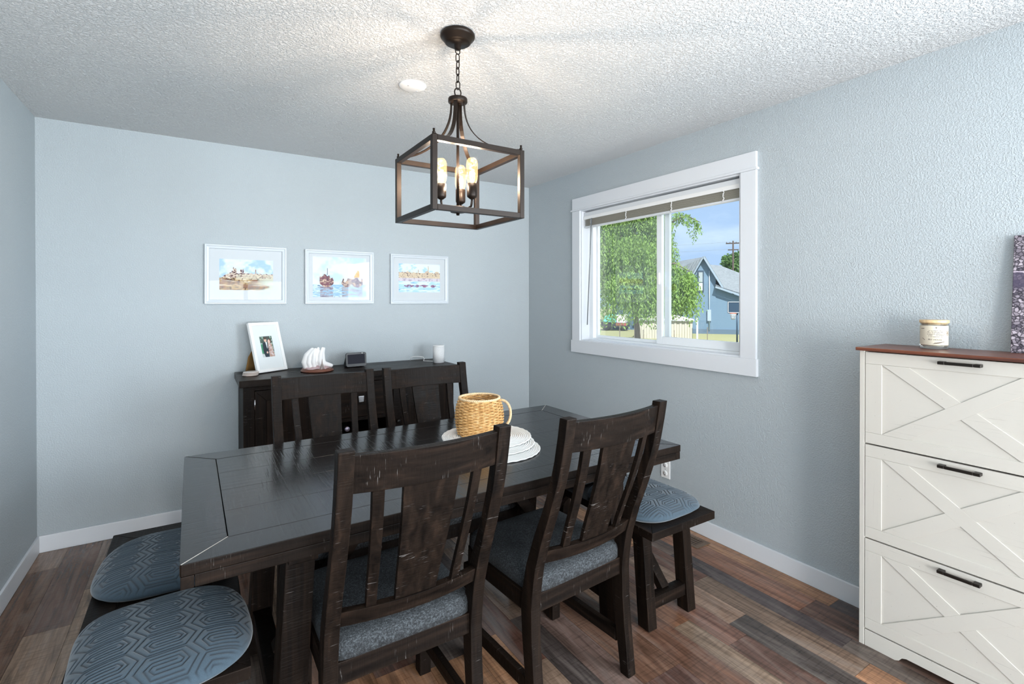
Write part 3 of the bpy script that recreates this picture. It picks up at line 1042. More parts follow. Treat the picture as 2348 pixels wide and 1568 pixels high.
dr = MB().box(-0.193, 0.193, byf - 0.006, byf + 0.30, 0.642, SBH - 0.070).build('drawer', darkwood('X', 1.2), sb, 0.002)
MB().box(-0.155, 0.155, byf - 0.010, byf - 0.006, 0.685, 0.838).build('drawer_panel', darkwood('X', 1.5), dr, 0.0015)
kn = MB(); kn.prism([(-0.016, 0.742), (0.016, 0.742), (0.019, 0.782), (-0.019, 0.782)], byf - 0.034, byf - 0.024, 'Y'); kn.box(-0.006, 0.006, byf - 0.026, byf - 0.009, 0.755, 0.768)
kn.build('knob', CHROME, dr, 0.002)
MB().box(0.075, 0.091, byf + 0.05, byf + 0.07, 0.527, 0.614).build('niche_divider', DZ, sb, 0.001)

bo = empty('wine_bottle', (-1.738, -0.425, 0.564), 0, 'dark wine bottle lying in the open niche of the sideboard with a silver purple capsule', 'bottle')
GBOT = plain('dark_green_glass', (0.008, 0.014, 0.008, 1), 0.08)
MB().lathe([(0.0150, 0.0), (0.0150, 0.085), (0.026, 0.12), (0.037, 0.15), (0.037, 0.29), (0.0, 0.295)], 24, (0, 0, 0), 'Y').build('glass_body', GBOT, bo)
MB().lathe([(0.0, -0.002), (0.0155, -0.002), (0.0160, 0.0), (0.0160, 0.05)], 24, (0, 0, 0), 'Y').build('capsule', plain('silver_mauve_foil', (176, 168, 186), 0.3, Metallic=0.8), bo)

# ------------------------------------------------------------------ printed pictures (colour computed per vertex)
_rs = np.random.RandomState(11)


def vnoise(x, y, seed=0):
    def hsh(i, j):
        v = np.sin(i * 127.1 + j * 311.7 + seed * 74.7) * 43758.5453
        return v - np.floor(v)
    i, j = np.floor(x), np.floor(y)
    f, g_ = x - i, y - j
    f = f * f * (3 - 2 * f); g_ = g_ * g_ * (3 - 2 * g_)
    return (hsh(i, j) * (1 - f) + hsh(i + 1, j) * f) * (1 - g_) + (hsh(i, j + 1) * (1 - f) + hsh(i + 1, j + 1) * f) * g_


def fbm(x, y, seed=0, o=4):
    r, a, t = 0.0, 0.5, 0.0
    for k in range(o):
        r = r + a * vnoise(x * 2 ** k, y * 2 ** k, seed + k * 13); t += a; a *= 0.55
    return r / t


def C(r, g, b): return np.array(srgb(r, g, b)[:3])


def lerp(a, b, t): return a + (b - a) * np.clip(t, 0, 1)[..., None]


def sst(a, b, x):
    t = np.clip((x - a) / (b - a), 0, 1)
    return t * t * (3 - 2 * t)


def print_mesh(name, w, h, nu, nv, fn):
    """flat sheet in the local xz plane, lower left corner at the origin, seen from -y"""
    U, V = np.meshgrid(np.linspace(0, 1, nu), np.linspace(0, 1, nv), indexing='ij')
    col = np.clip(fn(U, V), 0, 1)
    vs = np.stack([U * w, U * 0, V * h], -1).reshape(-1, 3)
    idx = np.arange(nu * nv).reshape(nu, nv)
    q = np.stack([idx[:-1, :-1], idx[1:, :-1], idx[1:, 1:], idx[:-1, 1:]], -1).reshape(-1, 4)
    me = bpy.data.meshes.new(name)
    me.from_pydata([tuple(v) for v in vs], [], [tuple(int(i) for i in f) for f in q])
    ca = me.color_attributes.new('Col', 'FLOAT_COLOR', 'POINT')
    ca.data.foreach_set('color', np.concatenate([col.reshape(-1, 3), np.ones((nu * nv, 1))], 1).astype(np.float32).reshape(-1))
    me.materials.append(VCOL)
    return me


WHITE = C(206, 207, 210)


def paper_mask(U, V, u0, u1, v0, v1):
    return (U > u0) & (U < u1) & (V > v0) & (V < v1)


def scribble(c, U, V, u0, u1, v):
    d = np.abs(V - v - 0.004 * np.sin(U * 190) - 0.003 * np.sin(U * 77))
    on = (U > u0) & (U < u1) & (d < 0.006) & (vnoise(U * 60, V * 0 + 3, 5) > 0.42)
    c[on] = C(168, 170, 178)
    return c


def art_hill(U, V):
    c = np.ones(U.shape + (3,)) * WHITE
    u0, u1, v0, v1 = 0.135, 0.865, 0.20, 0.80
    x = (U - u0) / (u1 - u0); y = (V - v0) / (v1 - v0)
    n = fbm(x * 9, y * 9, 1); n2 = fbm(x * 34, y * 22, 2)
    sky = lerp(lerp(C(196, 214, 236) * np.ones_like(c), C(232, 238, 246), n * 1.3), C(170, 198, 230), sst(0.5, 0.7, fbm(x * 4, y * 3, 8)))
    ln = lerp(lerp(C(150, 104, 78) * np.ones_like(c), C(200, 168, 122), sst(0.35, 0.65, fbm(x * 6, y * 9, 4))), C(84, 54, 44), sst(0.5, 0.72, n2))
    ln = lerp(ln, C(200, 202, 186), sst(0.55, 0.9, x) * sst(0.35, 0.6, n))
    ln = lerp(ln, C(238, 228, 212), sst(0.62, 0.75, fbm(x * 10 + y * 16, y * 26, 6)))
    prof = 0.40 + 0.16 * sst(0.0, 0.2, x) - 0.02 * x + 0.035 * (vnoise(x * 24, x * 0 + 1, 3) - 0.5) + 0.02 * (vnoise(x * 60, x * 0, 9) - 0.5)
    for cx, w, h in ((0.28, 0.035, 0.17), (0.395, 0.018, 0.15), (0.43, 0.012, 0.14), (0.665, 0.010, 0.17), (0.24, 0.02, 0.07)):
        prof = np.where(np.abs(x - cx) < w, prof + h * (1 - 0.35 * (np.abs(x - cx) / w) ** 2), prof)
    town = lerp(lerp(C(206, 172, 150) * np.ones_like(c), C(230, 216, 200), n), C(96, 56, 60), sst(0.44, 0.6, fbm(x * 40, y * 40, 12)))
    k = np.where((y < prof)[..., None], np.where((y > 0.40)[..., None], town, ln), sky)
    wall = (y < 0.52) & (y > 0.34) & (x > 0.30)
    k = np.where(wall[..., None], lerp(k, C(222, 212, 190), 0.65 * (1 - sst(0.55, 0.7, n2))), k)
    m = paper_mask(U, V, u0, u1, v0, v1)
    c[m] = k[m]
    return scribble(c, U, V, 0.64, 0.85, 0.145)


def art_boats(U, V):
    c = np.ones(U.shape + (3,)) * WHITE
    u0, u1, v0, v1 = 0.065, 0.935, 0.075, 0.93
    x = (U - u0) / (u1 - u0); y = (V - v0) / (v1 - v0)
    n = fbm(x * 9, y * 30, 21)
    sky = lerp(C(226, 234, 246) * np.ones_like(c), C(196, 216, 240), sst(0.4, 0.7, fbm(x * 5, y * 4, 23)))
    sea = lerp(lerp(C(150, 186, 214) * np.ones_like(c), C(214, 228, 240), sst(0.4, 0.62, n)), C(96, 128, 158), sst(0.60, 0.75, n))
    k = np.where((y < 0.30 + 0.02 * n)[..., None], sea, sky)
    for cx, w, top, colr in ((0.25, 0.13, 0.62, C(128, 78, 88)), (0.62, 0.10, 0.55, C(150, 124, 126)), (0.82, 0.12, 0.58, C(120, 92, 118))):
        d = np.abs(x - cx) / w
        hull = (d < 1) & (y > 0.24 + 0.10 * d ** 2) & (y < top - 0.10 - 0.07 * d ** 2 + 0.16 * (vnoise(x * 34, x * 0 + 3, 31) - 0.5))
        b = lerp(lerp(colr * np.ones_like(c), C(214, 184, 160), sst(0.45, 0.7, fbm(x * 26, y * 26, 33))), C(58, 44, 56), sst(0.58, 0.72, fbm(x * 38, y * 38, 35)))
        k = np.where(hull[..., None], b, k)
        refl = (d < 0.9) & (y < 0.26) & (n > 0.46)
        k = np.where(refl[..., None], lerp(k, colr, 0.55 * np.ones_like(y)), k)
    sail = (y > 0.50) & (y < 0.50 + 0.20 - np.abs(x - 0.84) * 1.9 - (x < 0.84) * np.abs(x - 0.84) * 0.3) & (x < 0.87)
    k = np.where(sail[..., None], C(226, 158, 62), k)
    mast = (np.abs(x - 0.265) < 0.005) & (y > 0.55) & (y < 0.72)
    k = np.where(mast[..., None], C(70, 66, 80), k)
    m = paper_mask(U, V, u0, u1, v0, v1)
    c[m] = k[m]
    return scribble(c, U, V, 0.66, 0.92, 0.045)


def art_harbour(U, V):
    c = np.ones(U.shape + (3,)) * WHITE
    u0, u1, v0, v1 = 0.105, 0.895, 0.20, 0.86
    x = (U - u0) / (u1 - u0); y = (V - v0) / (v1 - v0)
    n = fbm(x * 8, y * 8, 41)
    sky = lerp(C(158, 200, 238) * np.ones_like(c), C(226, 236, 246), sst(0.3, 0.6, n + 0.25 * x))
    sea = lerp(lerp(C(176, 212, 238) * np.ones_like(c), C(222, 234, 244), sst(0.4, 0.6, fbm(x * 5, y * 20, 43))), C(120, 170, 210), sst(0.62, 0.8, fbm(x * 10, y * 34, 45)))
    town = lerp(lerp(C(206, 178, 158) * np.ones_like(c), C(228, 210, 178), n), C(110, 84, 92), sst(0.56, 0.72, fbm(x * 44, y * 30, 47)))
    prof = 0.70 + 0.035 * (vnoise(x * 26, x * 0 + 2, 49) - 0.5)
    for cx, w, h in ((0.465, 0.010, 0.15), (0.69, 0.055, 0.06), (0.71, 0.012, 0.22), (0.2, 0.03, 0.05), (0.93, 0.05, 0.06)):
        prof = np.where(np.abs(x - cx) < w, prof + h * (1 - 0.5 * np.abs(x - cx) / w), prof)
    k = np.where((y < prof)[..., None], town, sky)
    k = np.where((y < 0.50)[..., None], lerp(C(216, 204, 212) * np.ones_like(c), C(176, 160, 178), sst(0.55, 0.7, fbm(x * 30, y * 12, 51))), k)
    k = np.where((y < 0.38)[..., None], sea, k)
    for cx, w in ((0.24, 0.12), (0.43, 0.06), (0.60, 0.10), (0.83, 0.07)):
        d = np.abs(x - cx) / w
        boat = (d < 1) & (y > 0.165 + 0.05 * d ** 2) & (y < 0.27 - 0.03 * d) & (fbm(x * 30, y * 40, 53) > 0.40)
        k = np.where(boat[..., None], lerp(C(84, 72, 118) * np.ones_like(c), C(176, 120, 140), vnoise(x * 40, y * 40, 55)), k)
    m = paper_mask(U, V, u0, u1, v0, v1)
    c[m] = k[m]
    return c


FRAMEW = m_trim('white_picture_frame', (198, 206, 213), 0.35)


def frame_profile(mb, w, h, bw, dep, inner_dep):
    """mitred moulding as four swept sides around a w x h rectangle, front towards -y"""
    prof = [(0.0, 0.0), (0.0, -dep), (bw * 0.30, -dep), (bw * 0.42, -dep * 0.82), (bw * 0.85, -dep * 0.70), (bw, -inner_dep), (bw, 0.0)]
    cor = [(0, 0, 1, 1), (w, 0, -1, 1), (w, h, -1, -1), (0, h, 1, -1)]
    n = len(prof)
    vs = []
    for x, z, sx, sz in cor:
        for d, y in prof: vs.append((x + sx * d, y, z + sz * d))
    fs = []
    for i in range(4):
        j = (i + 1) % 4
        for k in range(n):
            k2 = (k + 1) % n
            fs.append((i * n + k, j * n + k, j * n + k2, i * n + k2))
    mb.add(vs, fs)
    return mb


def picture(x0, z0, w, h, fn, label, roll=0.0):
    e = empty('framed_print', (x0, -0.002, z0), 0, label, 'picture', 'framed watercolours on the back wall')
    e.rotation_euler = (0, roll, 0)
    frame_profile(MB(), w, h, 0.027, 0.021, 0.012).build('frame', FRAMEW, e, 0.0012, 1)
    bw = 0.024
    s = print_mesh('print', w - 2 * bw, h - 2 * bw, 220, 170, fn)
    o = link_mesh('print', s, e, (bw, -0.004, bw))
    MB().box(bw, w - bw, -0.009, -0.0075, bw, h - bw).build('glass_pane', PICGLASS, e)
    return e


picture(-2.533, 1.392, 0.484, 0.386, art_hill, 'white framed watercolour of a brown hilltop town, leftmost of the three', math.radians(0.25))
picture(-1.926, 1.389, 0.487, 0.387, art_boats, 'white framed watercolour of fishing boats on water, middle of the three')
picture(-1.306, 1.386, 0.487, 0.387, art_harbour, 'white framed watercolour of a harbour town, rightmost of the three')

# ------------------------------------------------------------------ things on the sideboard
def photo_fn(U, V):
    c = np.ones(U.shape + (3,)) * C(232, 232, 232)
    u0, u1, v0, v1 = 0.245, 0.735, 0.27, 0.745
    x = (U - u0) / (u1 - u0); y = (V - v0) / (v1 - v0)
    n = fbm(x * 14, y * 14, 61)
    k = lerp(C(76, 92, 82) * np.ones_like(c), C(160, 186, 170), sst(0.5, 0.62, n))
    k = np.where(((x > 0.28) & (x < 0.80) & (y > 0.62))[..., None], C(72, 80, 76), k)
    k = np.where((y < 0.16)[..., None], C(206, 206, 206), k)
    k = np.where(((x < 0.2) & (y > 0.2) & (y < 0.62))[..., None], C(70, 140, 104), k)
    # man in a dark suit
    suit = (np.abs(x - 0.36 - 0.10 * (0.6 - y)) < 0.20 + 0.06 * np.sin(y * 5)) & (y < 0.70) & (y > 0.0)
    k = np.where(suit[..., None], C(42, 50, 60), k)
    shirt = (np.abs(x - 0.47) < 0.05 * (y - 0.4) / 0.3 + 0.01) & (y > 0.42) & (y < 0.72)
    k = np.where(shirt[..., None], C(236, 236, 238), k)
    head = ((x - 0.42) / 0.11) ** 2 + ((y - 0.82) / 0.105) ** 2 < 1
    k = np.where(head[..., None], C(226, 186, 166), k)
    hair = (((x - 0.42) / 0.125) ** 2 + ((y - 0.865) / 0.09) ** 2 < 1) & (y > 0.85)
    k = np.where(hair[..., None], C(92, 70, 56), k)
    # woman in a flowered dress
    dress = (np.abs(x - 0.74 - 0.04 * (0.5 - y)) < 0.16 + 0.08 * (0.6 - y)) & (y < 0.64)
    fl_ = lerp(lerp(C(186, 142, 122) * np.ones_like(c), C(226, 208, 206), sst(0.4, 0.6, fbm(x * 22, y * 22, 63))), C(136, 80, 66), sst(0.58, 0.7, fbm(x * 18, y * 26, 65)))
    k = np.where(dress[..., None], fl_, k)
    h2 = ((x - 0.70) / 0.10) ** 2 + ((y - 0.73) / 0.10) ** 2 < 1
    hr2 = ((x - 0.76) / 0.13) ** 2 + ((y - 0.76) / 0.115) ** 2 < 1
    k = np.where(hr2[..., None], C(88, 60, 50), k)
    k = np.where(h2[..., None], C(232, 190, 172), k)
    hand = ((x - 0.42) / 0.07) ** 2 + ((y - 0.22) / 0.05) ** 2 < 1
    k = np.where(hand[..., None], C(228, 182, 164), k)
    m = paper_mask(U, V, u0, u1, v0, v1)
    c[m] = k[m]
    return c


PFW, PFH = 0.222, 0.335
pf = empty('photo_frame', (-2.243, -0.209, SBH + 0.0068), math.radians(30.6), 'white standing frame with a photo of a couple, on the sideboard', 'photo frame')
TILT = Matrix.Rotation(math.radians(-17), 4, 'X')
fr_ = empty('frame_panel', (0, 0, 0), parent=pf)
fr_.matrix_local = TILT
q = MB()
q.box(0, 0.020, -0.0, 0.020, 0, PFH); q.box(PFW - 0.020, PFW, 0, 0.020, 0, PFH)
q.box(0.020, PFW - 0.020, 0, 0.020, 0, 0.020); q.box(0.020, PFW - 0.020, 0, 0.020, PFH - 0.020, PFH)
q.build('frame', PLASTIC_W, fr_, 0.0015)
link_mesh('print', print_mesh('photo_print', PFW - 0.036, PFH - 0.036, 130, 190, photo_fn), fr_, (0.018, 0.008, 0.018))
MB().box(0.018, PFW - 0.018, 0.005, 0.0065, 0.018, PFH - 0.018).build('glass_pane', PICGLASS, fr_)
MB().box(0.004, PFW - 0.004, 0.014, 0.0205, 0.004, PFH - 0.004).build('back_panel', plain('brown_board', (112, 86, 52), 0.7), fr_)
# easel leg behind
a_ = math.radians(17)
lt = Vector((PFW / 2, 0.022 * math.cos(a_) + 0.20 * math.sin(a_), 0.20 * math.cos(a_)))
BRW = plain('easel_board', (128, 96, 52), 0.7)
el = MB()
el.prism([(0.045, 0.0005), (0.175, 0.0005), (0.175, 0.10), (0.135, 0.185), (0.085, 0.185), (0.045, 0.10)], 0.0, 0.003, 'Y')
eo = el.build('easel_leg', BRW, pf)
eo.location = (-0.045, 0.118, 0.0)
eo.rotation_euler = (math.radians(14), 0, math.radians(8))

CST = plain('stone_coaster', (214, 206, 200), 0.5); CSB = plain('cork_base', (120, 84, 62), 0.8)
for k, lab in enumerate(('round pale coaster at the bottom of the stack on the sideboard corner', 'round pale coaster second from the bottom of the stack on the sideboard corner', 'round pale coaster on top of the stack on the sideboard corner')):
    e = empty('coaster', (-2.290 + 0.002 * k, -0.240 + 0.003 * (k % 2), SBH + 0.0005 + k * 0.0082), 0.4 * k, lab, 'coaster', 'coasters stacked on the sideboard')
    MB().lathe([(0.043, 0.0), (0.044, 0.002)], 32).build('cork_base', CSB, e)
    MB().lathe([(0.0445, 0.002), (0.046, 0.004), (0.0455, 0.007), (0.041, 0.0078), (0.0, 0.0074)], 32).build('stone_top', CST, e)

# plaster cast of clasped hands on a round wooden base
PLAS = plain('white_plaster', (240, 240, 240), 0.55)
sc_ = empty('plaster_hands', (-1.893, -0.255, SBH + 0.0005), math.radians(-12), 'white plaster cast of clasped hands on a round wooden base', 'sculpture')
MB().lathe([(0.0, 0.0), (0.098, 0.0), (0.105, 0.004), (0.104, 0.009), (0.096, 0.012), (0.097, 0.016), (0.092, 0.020), (0.0, 0.0205)], 48).build('wooden_base', plain('mahogany_base', (118, 74, 58), 0.3), sc_)
CR = plain('crumpled_pink_cloth', (206, 178, 182), 0.7)
_k = MB()
pts = []
nA = 40
for j in range(5):
    for k in range(nA):
        a = 2 * PI * k / nA
        rr = (0.086 - 0.018 * j) * (1 + 0.07 * math.sin(5 * a + j) + 0.05 * math.sin(9 * a + 2 * j))
        pts.append((rr * math.cos(a), rr * math.sin(a), 0.021 + 0.004 * j + 0.003 * math.sin(7 * a + j * 2)))
fcs = []
for j in range(4):
    for k in range(nA):
        k2 = (k + 1) % nA
        fcs.append((j * nA + k, j * nA + k2, (j + 1) * nA + k2, (j + 1) * nA + k))
fcs.append(tuple(4 * nA + k for k in range(nA)))
_k.add(pts, fcs, True).build('cloth_ring', CR, sc_)


def skinned(name, chains, mat, parent, voxel=0.0035):
    """tapered limbs fused into one surface: metaball-like union through a voxel remesh"""
    mb = MB()
    for ch in chains:
        # resample with round ends
        P = [Vector(c[:3]) for c in ch]; Rr = [c[3] for c in ch]
        pts, rad = [], []
        for i in range(len(P) - 1):
            for s_ in range(6):
                t = s_ / 6
                t2 = t
                pts.append(P[i].lerp(P[i + 1], t2)); rad.append(Rr[i] + (Rr[i + 1] - Rr[i]) * t2)
        pts.append(P[-1]); rad.append(Rr[-1])
        d0 = (pts[0] - pts[1]).normalized(); d1 = (pts[-1] - pts[-2]).normalized()
        e0 = [pts[0] + d0 * rad[0] * math.sin(q_) for q_ in (1.5, 1.2, 0.8, 0.4)]; r0 = [rad[0] * math.cos(q_) for q_ in (1.5, 1.2, 0.8, 0.4)]
        e1 = [pts[-1] + d1 * rad[-1] * math.sin(q_) for q_ in (0.4, 0.8, 1.2, 1.5)]; r1 = [rad[-1] * math.cos(q_) for q_ in (0.4, 0.8, 1.2, 1.5)]
        mb.tube(e0 + pts + e1, r0 + rad + r1, 12)
    o = mb.build(name, mat, parent)
    md = o.modifiers.new('fuse', 'REMESH'); md.mode = 'VOXEL'; md.voxel_size = voxel; md.use_smooth_shade = True
    sm_ = o.modifiers.new('smooth', 'SMOOTH'); sm_.iterations = 4; sm_.factor = 0.5
    return o


# two forearms rise from the base and the hands clasp at the top, fingers folded over
skinned('cast', [
    [(-0.062, 0.0, 0.020, 0.022), (-0.075, 0.0, 0.060, 0.024), (-0.062, 0.002, 0.105, 0.022), (-0.030, 0.004, 0.143, 0.015)],
    [(-0.040, -0.018, 0.022, 0.013), (-0.052, -0.022, 0.060, 0.013), (-0.046, -0.018, 0.100, 0.012), (-0.022, -0.012, 0.136, 0.010)],
    [(-0.012, -0.020, 0.022, 0.013), (-0.022, -0.026, 0.062, 0.014), (-0.018, -0.022, 0.110, 0.012), (-0.012, -0.010, 0.146, 0.010)],
    [(0.012, 0.004, 0.024, 0.016), (-0.002, 0.002, 0.070, 0.018), (0.002, 0.004, 0.118, 0.014), (0.006, 0.006, 0.150, 0.010)],
    [(0.030, -0.012, 0.024, 0.013), (0.018, -0.016, 0.060, 0.014), (0.022, -0.012, 0.108, 0.013), (0.034, -0.004, 0.150, 0.010)],
    [(0.040, 0.008, 0.030, 0.020), (0.032, 0.006, 0.076, 0.020), (0.034, 0.006, 0.120, 0.014), (0.044, 0.006, 0.150, 0.008)],
    [(0.020, -0.004, 0.060, 0.016), (0.052, -0.008, 0.046, 0.017), (0.088, -0.010, 0.034, 0.013)],
    [(-0.020, 0.010, 0.060, 0.026), (0.010, 0.012, 0.100, 0.022)],
], PLAS, sc_)
tw = empty('tower_figurine', (-1.878, -0.338, SBH + 0.0208), 0.4, 'tiny silver lattice tower figurine in front of the plaster hands', 'figurine')
TWM = plain('pewter', (190, 176, 168), 0.35, Metallic=0.6)
t_ = MB()
for sx in (-1, 1):
    for sy in (-1, 1):
        t_.sweep([[Vector((sx * c + dx * w_, sy * c + dy * w_, z)) for dx, dy in ((-1, -1), (1, -1), (1, 1), (-1, 1))] for z, c, w_ in ((0.0, 0.011, 0.0028), (0.008, 0.0085, 0.0024), (0.020, 0.0055, 0.0022), (0.032, 0.0032, 0.0020))])
t_.build('legs', TWM, tw)
MB().box(-0.009, 0.009, -0.009, 0.009, 0.010, 0.0125).build('platform', TWM, tw)
MB().box(-0.006, 0.006, -0.006, 0.006, 0.0235, 0.0255).build('platform', TWM, tw)
MB().sweep([[Vector((dx * w_, dy * w_, z)) for dx, dy in ((-1, -1), (1, -1), (1, 1), (-1, 1))] for z, w_ in ((0.030, 0.0042), (0.045, 0.0026), (0.060, 0.0014), (0.068, 0.0006))]).build('spire', TWM, tw)

# smart display
sd = empty('smart_display', (-1.622, -0.165, SBH + 0.0005), math.radians(6), 'small black smart display on the sideboard', 'smart display')
b = MB()
b.prism([(-0.030, 0.002), (0.036, 0.0), (0.036, 0.02), (-0.010, 0.092), (-0.024, 0.098)], -0.066, 0.066, 'X')
b.build('body', plain('charcoal_fabric', (30, 32, 36), 0.8), sd, 0.006, 3)
SDT = Matrix.Translation((0, -0.031, 0.003)) @ Matrix.Rotation(math.radians(-5), 4, 'X')
def rrect(w, h, r, n=6):
    P = []
    for cx, cz, a0 in ((w / 2 - r, h - r, 0), (-w / 2 + r, h - r, PI / 2), (-w / 2 + r, r, PI), (w / 2 - r, r, 1.5 * PI)):
        for k in range(n + 1):
            a = a0 + PI / 2 * k / n
            P.append((cx + r * math.cos(a), cz + r * math.sin(a)))
    return P
MB().prism(rrect(0.148, 0.100, 0.016), -0.008, 0.004, 'Y', SDT).build('bezel', BLACKP, sd, 0.001, 1)
SCR = m_emit('dim_screen', (0.035, 0.038, 0.05, 1), 0.8)
MB().box(-0.062, 0.062, -0.0095, -0.0082, 0.020, 0.086, SDT).build('screen', SCR, sd)
MB().lathe([(0.0, -0.0100), (0.0032, -0.0098), (0.0034, -0.008)], 12, (0.040, -0.031, 0.097), 'Y').build('camera_dot', PLASTIC_W, sd)

# white cylinder speaker
sp = empty('cylinder_speaker', (-1.018, -0.272, SBH + 0.0005), 0, 'white cylindrical speaker at the right end of the sideboard', 'speaker')
SPM = m_tweed('white_speaker_mesh', (226, 228, 230), (240, 241, 242), 900)
MB().lathe([(0.040, 0.0), (0.0425, 0.004)], 40).build('base', PLASTIC_W, sp)
MB().lathe([(0.044, 0.004), (0.044, 0.122)], 40).build('mesh_body', SPM, sp)
MB().lathe([(0.044, 0.122), (0.0435, 0.128), (0.040, 0.131), (0.030, 0.1285), (0.0, 0.128)], 40).build('top_ring', PLASTIC_W, sp)
cb = MB().tube([(-1.165, -0.060, SBH + 0.003), (-1.160, -0.070, SBH + 0.028), (-1.150, -0.085, SBH + 0.036), (-1.110, -0.11, SBH + 0.034), (-1.085, -0.13, SBH + 0.030), (-1.080, -0.14, SBH + 0.018), (-1.092, -0.15, SBH + 0.004), (-1.07, -0.17, SBH + 0.003), (-1.045, -0.20, SBH + 0.003), (-1.035, -0.225, SBH + 0.004)], 0.0026, 7).build('power_cable', PLASTIC_W)
tag(cb, 'short white power cable looping up behind the cylindrical speaker', 'cable')

# ------------------------------------------------------------------ pendant lantern
PX, PY = -1.722, -2.042
pl = empty('pendant_lantern', (PX, PY, H), 0, 'oil-rubbed bronze open-cage pendant lantern with three bulbs, hanging over the table', 'chandelier')
MB().lathe([(0.063, 0.0), (0.066, -0.006), (0.067, -0.012), (0.062, -0.019), (0.058, -0.021), (0.050, -0.034), (0.044, -0.038), (0.014, -0.040), (0.012, -0.060), (0.0, -0.063)], 48).build('canopy', BRONZE, pl)
MB().tube([(0.009 * math.cos(a), 0, -0.068 + 0.010 * math.sin(a)) for a in [2 * PI * k / 20 for k in range(20)]], 0.0022, 7, closed=True).build('canopy_loop', BRONZE, pl)
zc, k = -0.080, 0
lkm = []
for ax in (0, 1):
    P = []
    for j in range(24):
        a = 2 * PI * j / 24
        ex_, ez_ = 0.0072 * math.cos(a), 0.0105 * math.sin(a) + (0.0055 if math.sin(a) > 0 else -0.0055)
        P.append((ex_, 0, ez_) if ax == 0 else (0, ex_, ez_))
    me_ = MB().tube(P, 0.0021, 7, closed=True).mesh('chain_link'); me_.materials.append(BRONZE); lkm.append(me_)
zz = -0.092
k = 0
while zz > -0.212:
    o = link_mesh('chain_link', lkm[k % 2], pl, (0.001 * math.sin(k * 2.0), 0.001 * math.cos(k * 1.3), zz), 0.35 * math.sin(k))
    zz -= 0.0262; k += 1
MB().tube([(0.0135 * math.cos(a), 0, -0.225 + 0.0165 * math.sin(a)) for a in [2 * PI * k_ / 24 for k_ in range(24)]], 0.0026, 8, closed=True).build('hanging_ring', BRONZE, pl)
MB().lathe([(0.0, -0.236), (0.006, -0.237), (0.007, -0.246), (0.036, -0.248), (0.037, -0.251), (0.037, -0.262), (0.036, -0.264), (0.0, -0.265)], 36).build('hub_plate', BRONZE, pl)
ZT, ZB, HS, TB = 1.975 - H, 1.722 - H, 0.185, 0.019
for sx in (-1, 1):
    for sy in (-1, 1):
        cx_, cy_ = sx * (HS - TB / 2), sy * (HS - TB / 2)
        MB().box(cx_ - TB / 2, cx_ + TB / 2, cy_ - TB / 2, cy_ + TB / 2, ZB, ZT).build('cage_post', BRONZE, pl, 0.001, 1)
        MB().lathe([(0.0042, ZT + 0.001), (0.0058, ZT + 0.006), (0.0058, ZT + 0.009), (0.0035, ZT + 0.011), (0.0042, ZT + 0.020), (0.0, ZT + 0.021)], 12, (cx_, cy_, 0)).build('finial', BRONZE, pl)
        # curved strap from the hub to the corner
        secs = []
        d = Vector((sx, sy, 0)).normalized(); nrm = Vector((-d.y, d.x, 0))
        Rm = (HS - TB / 2) * math.sqrt(2)
        for i in range(17):
            t = i / 16
            rr = 0.026 + (Rm - 0.026) * (1 - math.cos(t * PI / 2)) ** 1.15
            zz_ = -0.264 + (ZT + 0.003 + 0.264) * math.sin(t * PI / 2) ** 1.0
            dr_ = Vector((0, 0, 0))
            p_ = d * rr + Vector((0, 0, zz_))
            t2 = max(t, 0.02)
            tan = (d * (Rm - 0.026) * math.sin(t2 * PI / 2) + Vector((0, 0, (ZT + 0.264) * math.cos(t2 * PI / 2)))).normalized()
            nn = nrm.cross(tan).normalized()
            secs.append([p_ + nrm * 0.0075 + nn * 0.0016, p_ - nrm * 0.0075 + nn * 0.0016, p_ - nrm * 0.0075 - nn * 0.0016, p_ + nrm * 0.0075 - nn * 0.0016])
        MB().sweep(secs).build('strap', BRONZE, pl)
for zz_ in (ZT - TB, ZB):
    for s in (-1, 1):
        MB().box(-HS + TB, HS - TB, s * (HS - TB / 2) - TB / 2, s * (HS - TB / 2) + TB / 2, zz_, zz_ + TB).build('cage_bar', BRONZE, pl, 0.001, 1)
        MB().box(s * (HS - TB / 2) - TB / 2, s * (HS - TB / 2) + TB / 2, -HS + TB, HS - TB, zz_, zz_ + TB).build('cage_bar', BRONZE, pl, 0.001, 1)
MB().lathe([(0.0055, -0.265), (0.0055, 1.775 - H)], 12).build('centre_rod', BRONZE, pl)
MB().lathe([(0.0, 1.742 - H), (0.006, 1.743 - H), (0.007, 1.752 - H), (0.028, 1.754 - H), (0.030, 1.758 - H), (0.030, 1.772 - H), (0.028, 1.776 - H), (0.0, 1.777 - H)], 32).build('bottom_hub', BRONZE, pl)
_bt = NT('lit_bulb_glass')
_g1 = _bt.n('BsdfTransparent', {'Color': (1.0, 0.95, 0.88, 1)}); _g2 = _bt.n('BsdfGlossy', {'Roughness': 0.05}); _g3 = _bt.n('MixShader', {0: 0.05, 1: _g1.outputs[0], 2: _g2.outputs[0]})
_g4 = _bt.n('Emission', {'Color': (1.0, 0.62, 0.28, 1), 'Strength': 0.55})
BULB = _bt.surf(_bt.n('AddShader', {0: _g3.outputs[0], 1: _g4.outputs[0]}).outputs[0])
FIL = m_emit('filament', (1.0, 0.72, 0.40, 1), 9.0)
